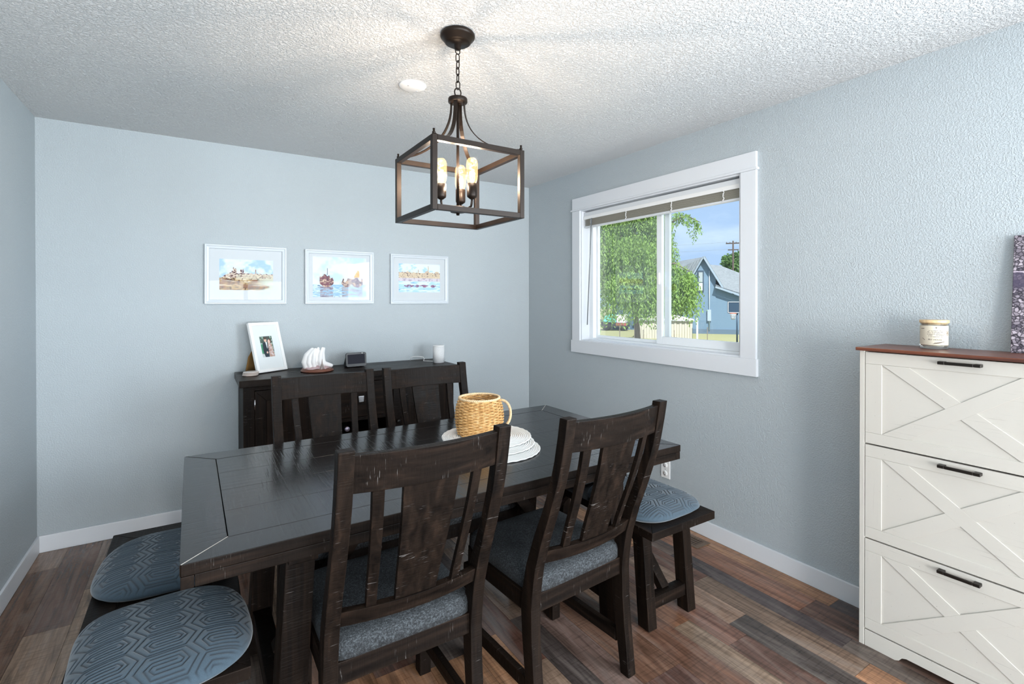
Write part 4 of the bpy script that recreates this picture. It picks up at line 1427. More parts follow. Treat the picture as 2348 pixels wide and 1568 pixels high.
for kk in range(3):
    a = math.radians(55 + 120 * kk)
    cx_, cy_ = 0.068 * math.cos(a), 0.068 * math.sin(a)
    MB().tube([(0.026 * math.cos(a), 0.026 * math.sin(a), 1.765 - H), (0.050 * math.cos(a), 0.050 * math.sin(a), 1.766 - H), (0.064 * math.cos(a), 0.064 * math.sin(a), 1.772 - H), (cx_, cy_, 1.79 - H), (cx_, cy_, 1.802 - H)], 0.0045, 8).build('socket_arm', BRONZE, pl)
    so = MB().lathe([(0.0, 1.797 - H), (0.008, 1.798 - H), (0.0185, 1.806 - H), (0.0195, 1.812 - H), (0.0195, 1.856 - H), (0.0165, 1.857 - H)], 24, (cx_, cy_, 0)).build('socket', BRONZE, pl)
    bu = MB().lathe([(0.015, 1.852 - H), (0.0160, 1.860 - H), (0.0205, 1.872 - H), (0.0220, 1.884 - H), (0.0220, 1.928 - H), (0.0200, 1.942 - H), (0.014, 1.951 - H), (0.0, 1.955 - H)], 24, (cx_, cy_, 0)).build('bulb', BULB, pl)
    P = []
    for i in range(61):
        t = i / 60
        P.append((cx_ + 0.0075 * math.cos(t * 2 * PI * 3), cy_ + 0.0075 * math.sin(t * 2 * PI * 3), 1.870 - H + 0.058 * t))
    MB().tube(P, 0.0022, 6).build('filament', FIL, bu)
    lp = lamp('bulb_light', 'POINT', (PX + cx_, PY + cy_, 1.905), 7.5, (1.0, 0.81, 0.64), shadow_soft_size=0.012)

# ------------------------------------------------------------------ shoe cabinet on the right
CD, CY0, CY1 = 0.262, -3.452, -2.808
sh = empty('shoe_cabinet', (0, (CY0 + CY1) / 2, 0), 0, 'whitewashed tip-out shoe cabinet with crossed fronts and a brown top', 'cabinet')
hw = (CY1 - CY0) / 2
MB().box(-CD - 0.018, -0.006, -hw - 0.008, hw + 0.008, 1.209, 1.222).build('top', (lambda t: t.pbr(t.ramp(t.noise(t.coords((60, 2.5, 60)), 1, 5, 0.6, 0.6), [(0.3, srgb(70, 36, 26)), (0.6, srgb(112, 62, 42)), (0.85, srgb(140, 86, 58))]), 0.32))(NT('red_brown_top')), sh, 0.0015)
for s in (-1, 1):
    a, b = sorted((s * hw, s * (hw - 0.018)))
    MB().box(-CD, -0.014, a, b, 0.0, 1.2085).build('side_panel', WW_Z, sh, 0.001, 1)
MB().box(-0.020, -0.014, -hw + 0.018, hw - 0.018, 0.04, 1.2085).build('back_panel', WW_Z, sh)
iw = hw - 0.0195
# plinth with shaped cut-out
pz = 0.066
cut = [(-iw, 0.0), (-iw + 0.105, 0.0), (-iw + 0.118, 0.006), (-iw + 0.128, 0.020), (-iw + 0.142, 0.026), (iw - 0.142, 0.026), (iw - 0.128, 0.020), (iw - 0.118, 0.006), (iw - 0.105, 0.0), (iw, 0.0), (iw, pz), (-iw, pz)]
MB().prism(cut, -CD + 0.001, -CD + 0.016, 'X').build('plinth', WW_Y, sh, 0.001, 1)
MB().box(-CD + 0.02, -0.02, -iw, iw, 0.048, 0.062).build('bottom_panel', WW_Y, sh)
HND = plain('antique_black_handle', (0.016, 0.012, 0.009, 1), 0.4, Metallic=0.5)
for zi, (z0, z1) in enumerate(((0.832, 1.204), (0.446, 0.826), (0.072, 0.440))):
    d = empty('tip_out_door', (0, 0, 0), parent=sh)
    X0 = -CD
    MB().box(X0 + 0.004, X0 + 0.016, -iw + 0.001, iw - 0.001, z0, z1).build('panel', WW_Y, d)
    st, rt = 0.058, 0.044
    ft = 0.0042
    A0, A1, B0, B1 = -iw + 0.001, iw - 0.001, z0, z1
    MB().box(X0, X0 + 0.0045, A0, A1, B1 - 0.048, B1).build('rail', WW_Y, d, 0.0008, 1)
    MB().box(X0, X0 + 0.0045, A0, A1, B0, B0 + 0.044).build('rail', WW_Y, d, 0.0008, 1)
    MB().box(X0, X0 + 0.0045, A0, A0 + st, B0 + 0.0445, B1 - 0.0485).build('stile', WW_Z, d, 0.0008, 1)
    MB().box(X0, X0 + 0.0045, A1 - st, A1, B0 + 0.0445, B1 - 0.0485).build('stile', WW_Z, d, 0.0008, 1)
    ya, yb_, za, zb_ = A0 + st, A1 - st, B0 + 0.0445, B1 - 0.0485
    ln_ = math.hypot(yb_ - ya, zb_ - za)
    bw_ = 0.052
    # full diagonal
    def clipq(p, q):
        dy, dz = (q[0] - p[0]) / ln_, (q[1] - p[1]) / ln_
        return dy, dz
    sgn_ = 1 if zi != 1 else -1     # which diagonal runs on top
    if sgn_ > 0: p, q2 = (yb_, za), (ya, zb_)
    else: p, q2 = (ya, za), (yb_, zb_)
    def diag(p, q, w, cutlo, cuthi):
        """parallel-sided board from corner to corner, ends cut to the frame"""
        dy, dz = q[0] - p[0], q[1] - p[1]
        k_ = dz / dy
        off = w / abs(dy) * math.hypot(dy, dz)     # vertical thickness
        sy = 1 if dy > 0 else -1
        sz = 1 if dz > 0 else -1
        u = off / abs(k_)
        # hexagon hugging both corners
        P = [(p[0], p[1]), (p[0] + sy * u, p[1]), (q[0], q[1] - sz * 0.0), (q[0] - sy * u, q[1])]
        return P
    def board(P): MB().prism(P, X0 + 0.0004, X0 + 0.0044, 'X').build('cross_board', WW_Y, d, 0.0006, 1)
    dy = q2[0] - p[0]; dz = q2[1] - p[1]
    sy = 1 if dy > 0 else -1
    u = 0.088
    full = [(p[0], p[1]), (p[0] + sy * u, p[1]), (q2[0], q2[1]), (q2[0] - sy * u, q2[1])]
    board(full)
    # the other diagonal in two halves, stopping at the first
    if sgn_ > 0: r0, r1 = (ya, za), (yb_, zb_)
    else: r0, r1 = (yb_, za), (ya, zb_)
    sy2 = 1 if r1[0] > r0[0] else -1
    E0, E1 = [(r0[0], r0[1]), (r1[0] - sy2 * u, r1[1])], [(r0[0] + sy2 * u, r0[1]), (r1[0], r1[1])]
    F0, F1 = [full[0], full[3]], [full[1], full[2]]
    def isect(L1, L2):
        (x1, y1_), (x2, y2_) = L1; (x3, y3_), (x4, y4_) = L2
        den = (x1 - x2) * (y3_ - y4_) - (y1_ - y2_) * (x3 - x4)
        a = x1 * y2_ - y1_ * x2; b = x3 * y4_ - y3_ * x4
        return ((a * (x3 - x4) - (x1 - x2) * b) / den, (a * (y3_ - y4_) - (y1_ - y2_) * b) / den)
    lowF, highF = (F0, F1) if sgn_ > 0 else (F0, F1)
    # choose for the lower half whichever edge is met first
    i00, i01 = isect(E0, F0), isect(E0, F1)
    i10, i11 = isect(E1, F0), isect(E1, F1)
    lo0, hi0 = (i00, i01) if i00[1] < i01[1] else (i01, i00)
    lo1, hi1 = (i10, i11) if i10[1] < i11[1] else (i11, i10)
    board([E0[0], E1[0], lo1, lo0])
    board([hi0, hi1, E1[1], E0[1]])
    hz = z1 - 0.018
    hb = MB().box(X0 - 0.026, X0 - 0.018, -0.040, 0.040, hz - 0.0055, hz + 0.0055)
    hb.box(X0 - 0.026, X0 - 0.0002, -0.060, -0.040, hz - 0.0055, hz + 0.0055); hb.box(X0 - 0.026, X0 - 0.0002, 0.040, 0.060, hz - 0.0055, hz + 0.0055)
    hb.build('handle', HND, d, 0.0012, 1)

# candle jar
ZC = 1.2225
cn = empty('candle_jar', (-0.092, -3.000, ZC), 0, 'glass candle jar with a printed label and wooden lid on the shoe cabinet', 'candle')
JG = m_glass('jar_glass', 0.10, (0.96, 0.97, 0.96, 1))
MB().lathe([(0.0, 0.0), (0.041, 0.0), (0.0445, 0.003), (0.0455, 0.010), (0.0455, 0.100), (0.044, 0.101), (0.0425, 0.100), (0.0425, 0.013), (0.040, 0.011), (0.0, 0.011)], 48).build('glass_jar', JG, cn)
MB().lathe([(0.0, 0.0118), (0.0418, 0.0118), (0.0420, 0.060), (0.0, 0.0605)], 40).build('wax', plain('cream_wax', (238, 226, 204), 0.5, **{'Subsurface Weight': 0.2}), cn)
lidm = NT('lid_wood')
LID = lidm.pbr(lidm.ramp(lidm.noise(lidm.coords((8, 90, 8)), 1, 4), [(0.3, srgb(196, 164, 120)), (0.7, srgb(226, 200, 160))]), 0.5)
MB().lathe([(0.0, 0.102), (0.0455, 0.102), (0.0465, 0.104), (0.0465, 0.112), (0.0455, 0.1135), (0.0, 0.1135)], 48).build('wooden_lid', LID, cn)
MB().lathe([(0.0, 0.094), (0.0418, 0.094), (0.0418, 0.1015), (0.0, 0.1018)], 40).build('lid_gasket', LID, cn)
# label wraps the side facing the room; seen-from angle a0
A0L = math.radians(196)
LR = 0.04575


def label_col(U, V):
    c = np.ones(U.shape + (3,)) * C(206, 198, 180)
    for (vv, a, b_) in ((0.74, 0.36, 0.74), (0.68, 0.32, 0.80), (0.62, 0.30, 0.82), (0.56, 0.30, 0.82), (0.50, 0.34, 0.78), (0.42, 0.36, 0.74)):
        on = (np.abs(V - vv) < 0.011) & (U > a) & (U < b_) & (vnoise(U * 70, V * 0 + vv * 40, 3) > 0.36)
        c[on] = C(84, 76, 70)
    # vanilla pods and flower sketch
    for (uc, vc, ang, ln_, th) in ((0.66, 0.14, 0.25, 0.30, 0.012), (0.60, 0.10, 0.32, 0.26, 0.012), (0.16, 0.84, 0.1, 0.14, 0.014), (0.20, 0.30, -0.9, 0.14, 0.010)):
        du, dv = U - uc, V - vc
        s_ = du * math.cos(ang) + dv * math.sin(ang); t_2 = -du * math.sin(ang) + dv * math.cos(ang)
        c[(np.abs(s_) < ln_ / 2) & (np.abs(t_2 - 0.3 * s_ * s_) < th)] = C(84, 66, 54)
    for k_ in range(5):
        a = 2 * PI * k_ / 5 + 0.3
        du, dv = U - 0.93 - 0.035 * math.cos(a), V - 0.62 - 0.075 * math.sin(a)
        c[(np.abs(du * du / 0.0009 + dv * dv / 0.004 - 1) < 0.35)] = C(120, 100, 84)
    return c


nu, nv = 120, 90
U, V = np.meshgrid(np.linspace(0, 1, nu), np.linspace(0, 1, nv), indexing='ij')
ang = A0L + (U - 0.5) * 2.5
vs = np.stack([LR * np.cos(ang), LR * np.sin(ang), 0.016 + V * 0.076], -1).reshape(-1, 3)
idx = np.arange(nu * nv).reshape(nu, nv)
qd = np.stack([idx[:-1, :-1], idx[1:, :-1], idx[1:, 1:], idx[:-1, 1:]], -1).reshape(-1, 4)
me = bpy.data.meshes.new('label')
me.from_pydata([tuple(v) for v in vs], [], [tuple(int(i) for i in f) for f in qd])
ca = me.color_attributes.new('Col', 'FLOAT_COLOR', 'POINT')
ca.data.foreach_set('color', np.concatenate([label_col(U, V).reshape(-1, 3), np.ones((nu * nv, 1))], 1).astype(np.float32).reshape(-1))
me.materials.append(VCOL)
lbo = link_mesh('printed_label', me, cn)


def bent_text(txt, size, zc_, parent, mat, da=0.0):
    cu = bpy.data.curves.new('lettering', 'FONT')
    cu.body = txt; cu.size = size; cu.align_x = 'CENTER'; cu.align_y = 'CENTER'; cu.resolution_u = 4
    to = bpy.data.objects.new('lettering_tmp', cu); COL.objects.link(to)
    bpy.context.view_layer.update()
    m2 = bpy.data.meshes.new_from_object(to.evaluated_get(bpy.context.evaluated_depsgraph_get()))
    bpy.data.objects.remove(to, do_unlink=True)
    for v in m2.vertices:
        a = A0L + da + v.co.x / LR
        v.co = Vector(((LR + 0.0003) * math.cos(a), (LR + 0.0003) * math.sin(a), zc_ + v.co.y))
    m2.materials.clear(); m2.materials.append(mat)
    return link_mesh('lettering', m2, parent)


INK = plain('label_ink', (52, 44, 40), 0.6)
bent_text('PET HOUSE', 0.0086, 0.037, lbo, INK, 0.10)
pw_ = MB()
for (dx, dz, r_) in ((0, 0, 0.0017), (-0.0022, 0.0022, 0.0009), (-0.0008, 0.0033, 0.0009), (0.0008, 0.0033, 0.0009), (0.0022, 0.0022, 0.0009)):
    for base_z in (0.083,):
        a = A0L + 0.16 + dx / LR
        cpt = Vector(((LR + 0.0003) * math.cos(a), (LR + 0.0003) * math.sin(a), base_z + dz))
        e1 = Vector((-math.sin(a), math.cos(a), 0))
        pw_.add([cpt + e1 * (r_ * math.cos(t)) + Vector((0, 0, r_ * math.sin(t))) for t in [2 * PI * k_ / 10 for k_ in range(10)]], [tuple(range(10))])
pw_.build('paw_mark', INK, lbo)

# canvas print leaning on the wall at the right edge
cv = empty('canvas_print', (-0.060, -3.213, ZC), 0, 'purple grey canvas print of pebbles leaning against the wall at the right edge', 'canvas print')
ct = NT('pebble_print')
_vc = ct.coords()
vv = ct.n('VectorMath', {0: _vc, 1: ct.n('VectorMath', {0: ct.n('TexNoise', {'Vector': _vc, 'Scale': 70.0, 'Detail': 3.0}).outputs['Color'], 1: (0.012, 0.012, 0.012)}, operation='MULTIPLY').outputs[0]}, operation='ADD').outputs[0]
vo = ct.n('TexVoronoi', {'Vector': vv, 'Scale': 84.0}, feature='F1')
ve = ct.n('TexVoronoi', {'Vector': vv, 'Scale': 84.0}, feature='DISTANCE_TO_EDGE')
tone = ct.mix(ct.n('SeparateColor', {'Color': vo.outputs['Color']}).outputs[0], srgb(74, 68, 82), srgb(184, 174, 184))
peb = ct.mix(ct.n('MapRange', {'Value': ve.outputs['Distance'], 'From Min': 0.02, 'From Max': 0.16}).outputs[0], srgb(30, 26, 38), tone)
sepz = ct.n('SeparateXYZ', {'Vector': vv}).outputs['Z']
band = ct.math('MULTIPLY', ct.n('MapRange', {'Value': sepz, 'From Min': 0.225, 'From Max': 0.25}).outputs[0], ct.n('MapRange', {'Value': sepz, 'From Min': 0.302, 'From Max': 0.296}).outputs[0])
peb2 = ct.mix(ct.math('MULTIPLY', band, 0.85), peb, srgb(72, 64, 86))
line = ct.math('MULTIPLY', ct.math('GREATER_THAN', sepz, 0.300), ct.math('LESS_THAN', sepz, 0.304))
CANV = ct.pbr(ct.mix(line, peb2, srgb(190, 178, 192)), 0.7, ct.bump(ct.noise(vv, 600, 1), 0.1, 0.001))
tl = Matrix.Rotation(math.radians(5.0), 4, 'Y')
bd2 = MB().box(0.0, 0.020, -0.520, 0.0, 0.0, 0.432, tl).build('stretched_canvas', CANV, cv, 0.0015, 1)
fb = MB()
fb.box(0.0201, 0.030, -0.515, -0.005, 0.005, 0.03, tl); fb.box(0.0201, 0.030, -0.515, -0.005, 0.40, 0.427, tl)
fb.box(0.0201, 0.030, -0.515, -0.49, 0.03, 0.40, tl); fb.box(0.0201, 0.030, -0.03, -0.005, 0.03, 0.40, tl)
fb.build('stretcher_frame', LID, cv)

# ------------------------------------------------------------------ the yard outside the window
# yard frame: u to the right, v away from the house, measured from the middle of the window
YT = math.radians(52.0)
YM = Matrix.Translation((0, -1.42, 0)) @ Matrix(((math.cos(YT), math.sin(YT), 0, 0), (-math.sin(YT), math.cos(YT), 0, 0), (0, 0, 1, 0), (0, 0, 0, 1)))
GZ = -1.65


def yard(u, v, z=GZ): return YM @ Vector((u, v, z))


def yempty(name, u, v, z, label, cat, group=None, rz=0.0):
    e = empty(name, yard(u, v, z), -YT + PI / 2 * 0 + rz, label, cat, group)
    e.rotation_euler = (0, 0, (YT - PI / 2) + rz + 0.0)
    # local x = u, local y = v
    e.rotation_euler = (0, 0, -YT + rz)
    return e


gt = NT('dry_lawn')
gn = gt.noise(gt.coords(), 0.35, 5, 0.6)
gf = gt.noise(gt.coords(), 7, 4)
GRASS = gt.pbr(gt.mix(gf, gt.mix(gn, srgb(112, 118, 80), srgb(148, 144, 112)), srgb(132, 134, 94)), 0.9)
tag(MB().box(0.3, 120, -60, 120, GZ - 0.2, GZ).build('lawn', GRASS), 'dry green lawn outside the window', 'lawn', kind='structure')
tag(MB().box(0.3, 4.6, -7.0, 2.5, GZ, GZ + 0.05).build('bounce_slab', plain('pale_concrete', (224, 222, 216), 0.9)), 'unseen pale concrete slab added below the window to bounce sunlight up', 'bounce_slab', kind='structure')  # unseen slab added to bounce sunlight onto the ceiling
PATH = plain('pale_gravel', (176, 168, 154), 0.9)
pt = MB(); pt.box(-9, 3.5, 14, 31.5, GZ, GZ + 0.006, YM); tag(pt.build('gravel_drive', PATH), 'pale gravel drive in front of the shed', 'driveway', kind='structure')

# blue house
SID = NT('blue_siding')
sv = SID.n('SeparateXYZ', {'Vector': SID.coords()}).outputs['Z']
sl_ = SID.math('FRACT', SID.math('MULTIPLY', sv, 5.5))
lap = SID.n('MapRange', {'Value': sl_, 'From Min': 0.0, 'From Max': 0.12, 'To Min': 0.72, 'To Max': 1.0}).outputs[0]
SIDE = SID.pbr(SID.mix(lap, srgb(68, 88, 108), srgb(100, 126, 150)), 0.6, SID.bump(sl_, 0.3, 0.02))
FASC = plain('pale_blue_fascia', (136, 152, 168), 0.5)
SIDW = plain('house_trim_white', (176, 182, 188), 0.5)
RF = NT('grey_shingles')
rn = RF.noise(RF.coords((1, 1, 1)), 3.0, 3)
rb = RF.n('TexBrick', {'Vector': RF.coords((1.2, 1.2, 2.2)), 'Color1': srgb(104, 112, 118), 'Color2': srgb(124, 132, 138), 'Mortar': srgb(84, 90, 98), 'Scale': 2.6, 'Mortar Size': 0.02})
ROOF = RF.pbr(rb.outputs['Color'], 0.85)
WDARK = plain('dark_blue_window_trim', (52, 70, 88), 0.5)
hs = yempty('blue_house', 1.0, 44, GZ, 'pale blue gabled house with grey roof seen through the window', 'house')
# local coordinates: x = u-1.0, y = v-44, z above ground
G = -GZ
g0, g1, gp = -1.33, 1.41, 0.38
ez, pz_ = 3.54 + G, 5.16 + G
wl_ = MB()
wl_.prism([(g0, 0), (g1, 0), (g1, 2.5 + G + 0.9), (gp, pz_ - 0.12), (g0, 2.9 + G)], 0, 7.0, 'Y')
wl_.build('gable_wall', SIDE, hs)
ro = MB()
def roofplane(P, th=0.14):
    n_ = (Vector(P[1]) - Vector(P[0])).cross(Vector(P[2]) - Vector(P[0])).normalized() * th
    if n_.z < 0: n_ = -n_
    a = [Vector(q_) for q_ in P]; b_ = [q_ + n_ for q_ in a]
    k_ = len(P)
    ro.add(a + b_, [tuple(range(k_))[::-1], tuple(range(k_, 2 * k_))] + [(i, (i + 1) % k_, k_ + (i + 1) % k_, k_ + i) for i in range(k_)])
roofplane([(gp, -0.3, pz_), (1.93, -0.3, 2.42 + G), (1.93, 7.2, 2.42 + G), (gp, 7.2, pz_)])
roofplane([(gp, -0.3, pz_), (-0.60, -0.3, 3.40 + G), (-4.6, 1.2, 2.9 + G), (-4.6, 6.5, 4.9 + G), (gp, 7.2, pz_)])
ro.build('main_roof', ROOF, hs)
# right wing
rw = MB(); rw.prism([(g1, 0), (4.6, 0), (4.6, 1.20 + G), (g1, 2.42 + G)], 0.05, 6.5, 'Y'); rw.build('wing_wall', SIDE, hs)
ro = MB()
roofplane([(g1 - 0.05, -0.35, 2.52 + G), (4.8, -0.35, 1.28 + G), (4.8, 4.5, 3.3 + G), (2.05, 5.5, 4.6 + G), (0.85, 5.5, 4.75 + G)])
ro.build('wing_roof', ROOF, hs)
MB().bar((g1 - 0.05, -0.42, 2.50 + G), (4.8, -0.42, 1.26 + G), 0.05, 0.16).build('fascia', FASC, hs)
MB().bar((gp, -0.36, pz_ + 0.03), (1.98, -0.36, 2.40 + G), 0.06, 0.16).build('fascia', FASC, hs)
MB().bar((gp, -0.36, pz_ + 0.03), (-0.62, -0.36, 3.36 + G), 0.06, 0.12).build('fascia', FASC, hs)
wd = MB(); wd.box(-0.10, 0.42, -0.08, 0.02, 2.08 + G, 3.98 + G); wo = wd.build('window', WDARK, hs)
MB().box(0.0, 0.32, -0.11, -0.07, 2.95 + G, 3.82 + G).build('pane', plain('curtained_pane', (150, 160, 166), 0.2), wo)
MB().box(0.0, 0.32, -0.11, -0.07, 2.20 + G, 2.88 + G).build('pane', plain('pale_green_pane', (176, 190, 186), 0.2), wo)  # flat pale grey-green pane colour
MB().box(-1.40, 4.6, -0.04, 0.06, 0.0, 0.42).build('foundation', plain('blue_foundation', (84, 104, 124), 0.8), hs)
MB().box(0.72, 1.02, -0.16, 0.0, 1.15, 2.15).build('meter_box', plain('meter_grey', (150, 166, 182), 0.5), hs)
MB().tube([(0.88, -0.08, 0.3), (0.88, -0.08, 5.6)], 0.04, 8).build('conduit', plain('conduit_grey', (170, 186, 200), 0.5), hs)
# left wing, set back; its shade is painted in as darker siding
lw = MB(); lw.box(-8.2, g0, 4.0, 10.0, 0, 3.0 + G); lw.build('rear_wing_wall', plain('shaded_blue_siding', (66, 92, 118), 0.6), hs)
for (a, b_, c_, d_) in ((-6.05, -5.65, 0.98, 2.40), (-2.97, -2.62, 1.55, 2.95)):
    wf = MB().box(a - 0.07, b_ + 0.07, 3.92, 4.02, c_ - 0.07, d_ + 0.07).build('window', WDARK, hs)
    MB().box(a, b_, 3.88, 3.93, c_, (c_ + d_) / 2 - 0.03).build('pane', plain('pale_pane', (140, 152, 160), 0.2), wf)
    MB().box(a, b_, 3.88, 3.93, (c_ + d_) / 2 + 0.03, d_).build('pane', plain('pale_pane', (140, 152, 160), 0.2), wf)
MB().box(-5.6, g0, 3.90, 4.0, 1.52, 1.60).build('pipe_rail', SIDW, hs)

# garden shed of upright ribbed sheets
SHD = plain('cream_shed_steel', (184, 181, 168), 0.5)
sd_ = yempty('garden_shed', -1.50, 37.0, GZ, 'cream metal garden shed with a low pitched roof beside the blue house', 'shed')
for s_, xa, xb in ((0, -2.05, -0.02), (1, 0.02, 1.96)):
    n_ = 10
    w_ = (xb - xa) / n_
    for k_ in range(n_):
        MB().box(xa + k_ * w_ + 0.01, xa + (k_ + 1) * w_ - 0.01, -0.02 if k_ % 2 else 0.02, 0.06, 0.0, 1.46).build('wall_sheet', SHD, sd_)
MB().box(-2.04, 1.95, 0.06, 2.6, 0.0, 1.46).build('shed_body', SHD, sd_)
MB().prism([(-2.16, 1.46), (2.06, 1.46), (1.2, 1.66), (0.1, 1.89), (-1.2, 1.68)], -0.12, 2.7, 'Y').build('shed_roof', plain('pale_roof_steel', (200, 199, 194), 0.4), sd_)
MB().box(-2.18, 2.08, -0.15, -0.10, 1.40, 1.50).build('roof_trim', SIDW, sd_)

FP = plain('weathered_post', (112, 104, 96), 0.8)
for lab, u, v, h_, w_, mt in (
        ('white wooden fence post at the right side of the shed', 0.78, 36.5, 1.62, 0.14, SIDW),
        ('grey wooden gate post at the left side of the shed', -3.78, 36.6, 1.45, 0.16, FP),
        ('thin dark steel fence stake left of the shed by the truck', -5.10, 37.5, 1.05, 0.06, FP),
        ('thin dark steel fence stake in front of the shed\'s right half', -0.80, 34.0, 0.80, 0.05, FP),
        ('thin dark steel fence stake in front of the shed\'s left half', -2.95, 34.0, 0.80, 0.05, FP),
        ('thin dark steel fence stake on the lawn before the blue house', 1.45, 35.0, 1.00, 0.05, FP)):
    e = yempty('fence_post', u, v, GZ, lab, 'post', 'posts along the yard')
    MB().sweep([[Vector((dx * w_ / 2, dy * w_ / 2, z)) for dx, dy in ((-1, -1), (1, -1), (1, 1), (-1, 1))] for z in (0.0, h_)]).build('post', mt, e, 0.006, 1)
    MB().sweep([[Vector((dx * a_2, dy * a_2, z)) for dx, dy in ((-1, -1), (1, -1), (1, 1), (-1, 1))] for z, a_2 in ((h_, w_ / 2 + 0.008), (h_ + 0.02, w_ / 2 + 0.008), (h_ + 0.06, 0.01))]).build('post_cap', mt, e)

# basketball hoop
bh = yempty('basketball_hoop', 3.24, 33.0, GZ, 'basketball hoop on a dark pole in front of the blue house', 'basketball hoop')
HP = plain('hoop_pole_blue', (44, 66, 88), 0.5)
MB().tube([(0, 0, 0), (0, 0, 2.35)], 0.055, 10).build('pole', HP, bh)
bbd = MB(); bbd.prism([(x_ - 0.10, z_ + 2.12) for x_, z_ in rrect(1.02, 0.82, 0.08)], -0.12, -0.06, 'Y'); bo_ = bbd.build('backboard', plain('navy_board', (40, 62, 84), 0.3), bh)
fm = MB()
for (a, b_, c_, d_) in ((-0.56, 0.36, 2.16, 2.20), (-0.56, 0.36, 2.87, 2.91), (-0.58, -0.54, 2.16, 2.91), (0.34, 0.38, 2.16, 2.91)):
    fm.box(a, b_, -0.14, -0.12, c_, d_)
fm.build('board_border', SIDW, bo_)
MB().tube([(-0.27 + 0.20 * math.cos(a), -0.36 + 0.20 * math.sin(a), 2.13) for a in [2 * PI * k_ / 24 for k_ in range(24)]], 0.018, 6, closed=True).build('rim', plain('hoop_orange', (196, 96, 60), 0.5), bh)
nt_ = MB()
for k_ in range(12):
    for sg in (-1, 1):
        P = []
        for j in range(6):
            t = j / 5
            a = 2 * PI * (k_ + sg * 0.5 * t * 2) / 12
            r_ = 0.20 - 0.10 * t
            P.append((-0.27 + r_ * math.cos(a), -0.36 + r_ * math.sin(a), 2.12 - 0.40 * t))
        nt_.tube(P, 0.011, 4)
nt_.build('net', SIDW, bh)
MB().bar((0, 0.0, 2.3), (-0.05, -0.08, 2.45), 0.08, 0.08).build('bracket', HP, bh)

# utility pole with wires
up = yempty('utility_pole', 6.04, 74.0, GZ, 'wooden utility pole with two crossarms behind the blue house', 'utility pole')
PW = plain('creosote_wood', (70, 62, 60), 0.9)
MB().tube([(0, 0, 0), (0, 0, 9.75 + G)], [0.17, 0.11], 10).build('pole', PW, up)
MB().box(-0.95, 0.95, -0.07, 0.07, 9.32 + G, 9.48 + G).build('crossarm', PW, up)
MB().box(-0.68, 0.72, -0.07, 0.07, 8.40 + G, 8.54 + G).build('crossarm', PW, up)
for x_ in (-0.85, -0.4, 0.4, 0.85):
    MB().lathe([(0.05, 0.0), (0.06, 0.08), (0.03, 0.18), (0.0, 0.19)], 10, (x_, 0, 9.48 + G)).build('insulator', plain('insulator_grey', (120, 122, 126), 0.3), up)
WR = plain('wire_grey', (120, 132, 146), 0.6)
for i_, z_ in enumerate((9.62, 8.62)):
    P = [(-0.4 - 28 * t, i_ * 0.3, z_ + G - 2.0 * (t * (1 - t)) + 0.6 * t) for t in [k_ / 20 for k_ in range(21)]]
    MB().tube(P, 0.016, 5).build('overhead_wire', WR, up)

# parked pickup loaded with boxes, far left under the tree
tk = yempty('parked_truck', -6.6, 46.5, GZ, 'dark parked truck with a white and teal load under the willow', 'truck')
TKD = plain('dark_truck_paint', (40, 42, 48), 0.4)
MB().prism([(-1.4, 0.35), (1.2, 0.35), (1.2, 0.78), (-1.4, 0.85)], -0.8, 0.8, 'Y').build('truck_body', TKD, tk, 0.04)
MB().box(0.1, 1.0, -0.7, 0.7, 0.78, 1.55).build('white_load', plain('white_load', (230, 230, 230), 0.5), tk, 0.05)
MB().prism([(-1.2, 0.85), (0.05, 0.80), (0.05, 1.5), (-0.6, 1.62), (-1.1, 1.35)], -0.7, 0.7, 'Y').build('teal_tarp', plain('teal_tarp', (96, 190, 180), 0.6), tk, 0.06)
MB().box(0.05, 1.05, -0.82, -0.70, 0.50, 0.75).build('tail_panel', plain('red_panel', (150, 70, 70), 0.4), tk, 0.02)
TY_ = plain('tyre_black', (26, 26, 28), 0.8)
for x_ in (-0.9, 0.75):
    for y_ in (-0.82, 0.62):
        MB().lathe([(0.0, 0.0), (0.30, 0.0), (0.34, 0.04), (0.34, 0.16), (0.30, 0.20), (0.0, 0.20)], 20, (x_, y_, 0.34), 'Y').build('wheel', TY_, tk)


# trees
def leaf_mat(name, c0, c1, c2):
    t = NT(name)
    n_ = t.noise(t.coords(), 0.9, 3)
    f_ = t.noise(t.coords(), 9.0, 2)
    c_ = t.mix(f_, t.mix(n_, srgb(*c0), srgb(*c1)), srgb(*c2))
    d_ = t.n('BsdfDiffuse', {'Color': c_})
    tr = t.n('BsdfTranslucent', {'Color': c_})
    return t.surf(t.n('MixShader', {0: 0.35, 1: d_.outputs[0], 2: tr.outputs[0]}).outputs[0])


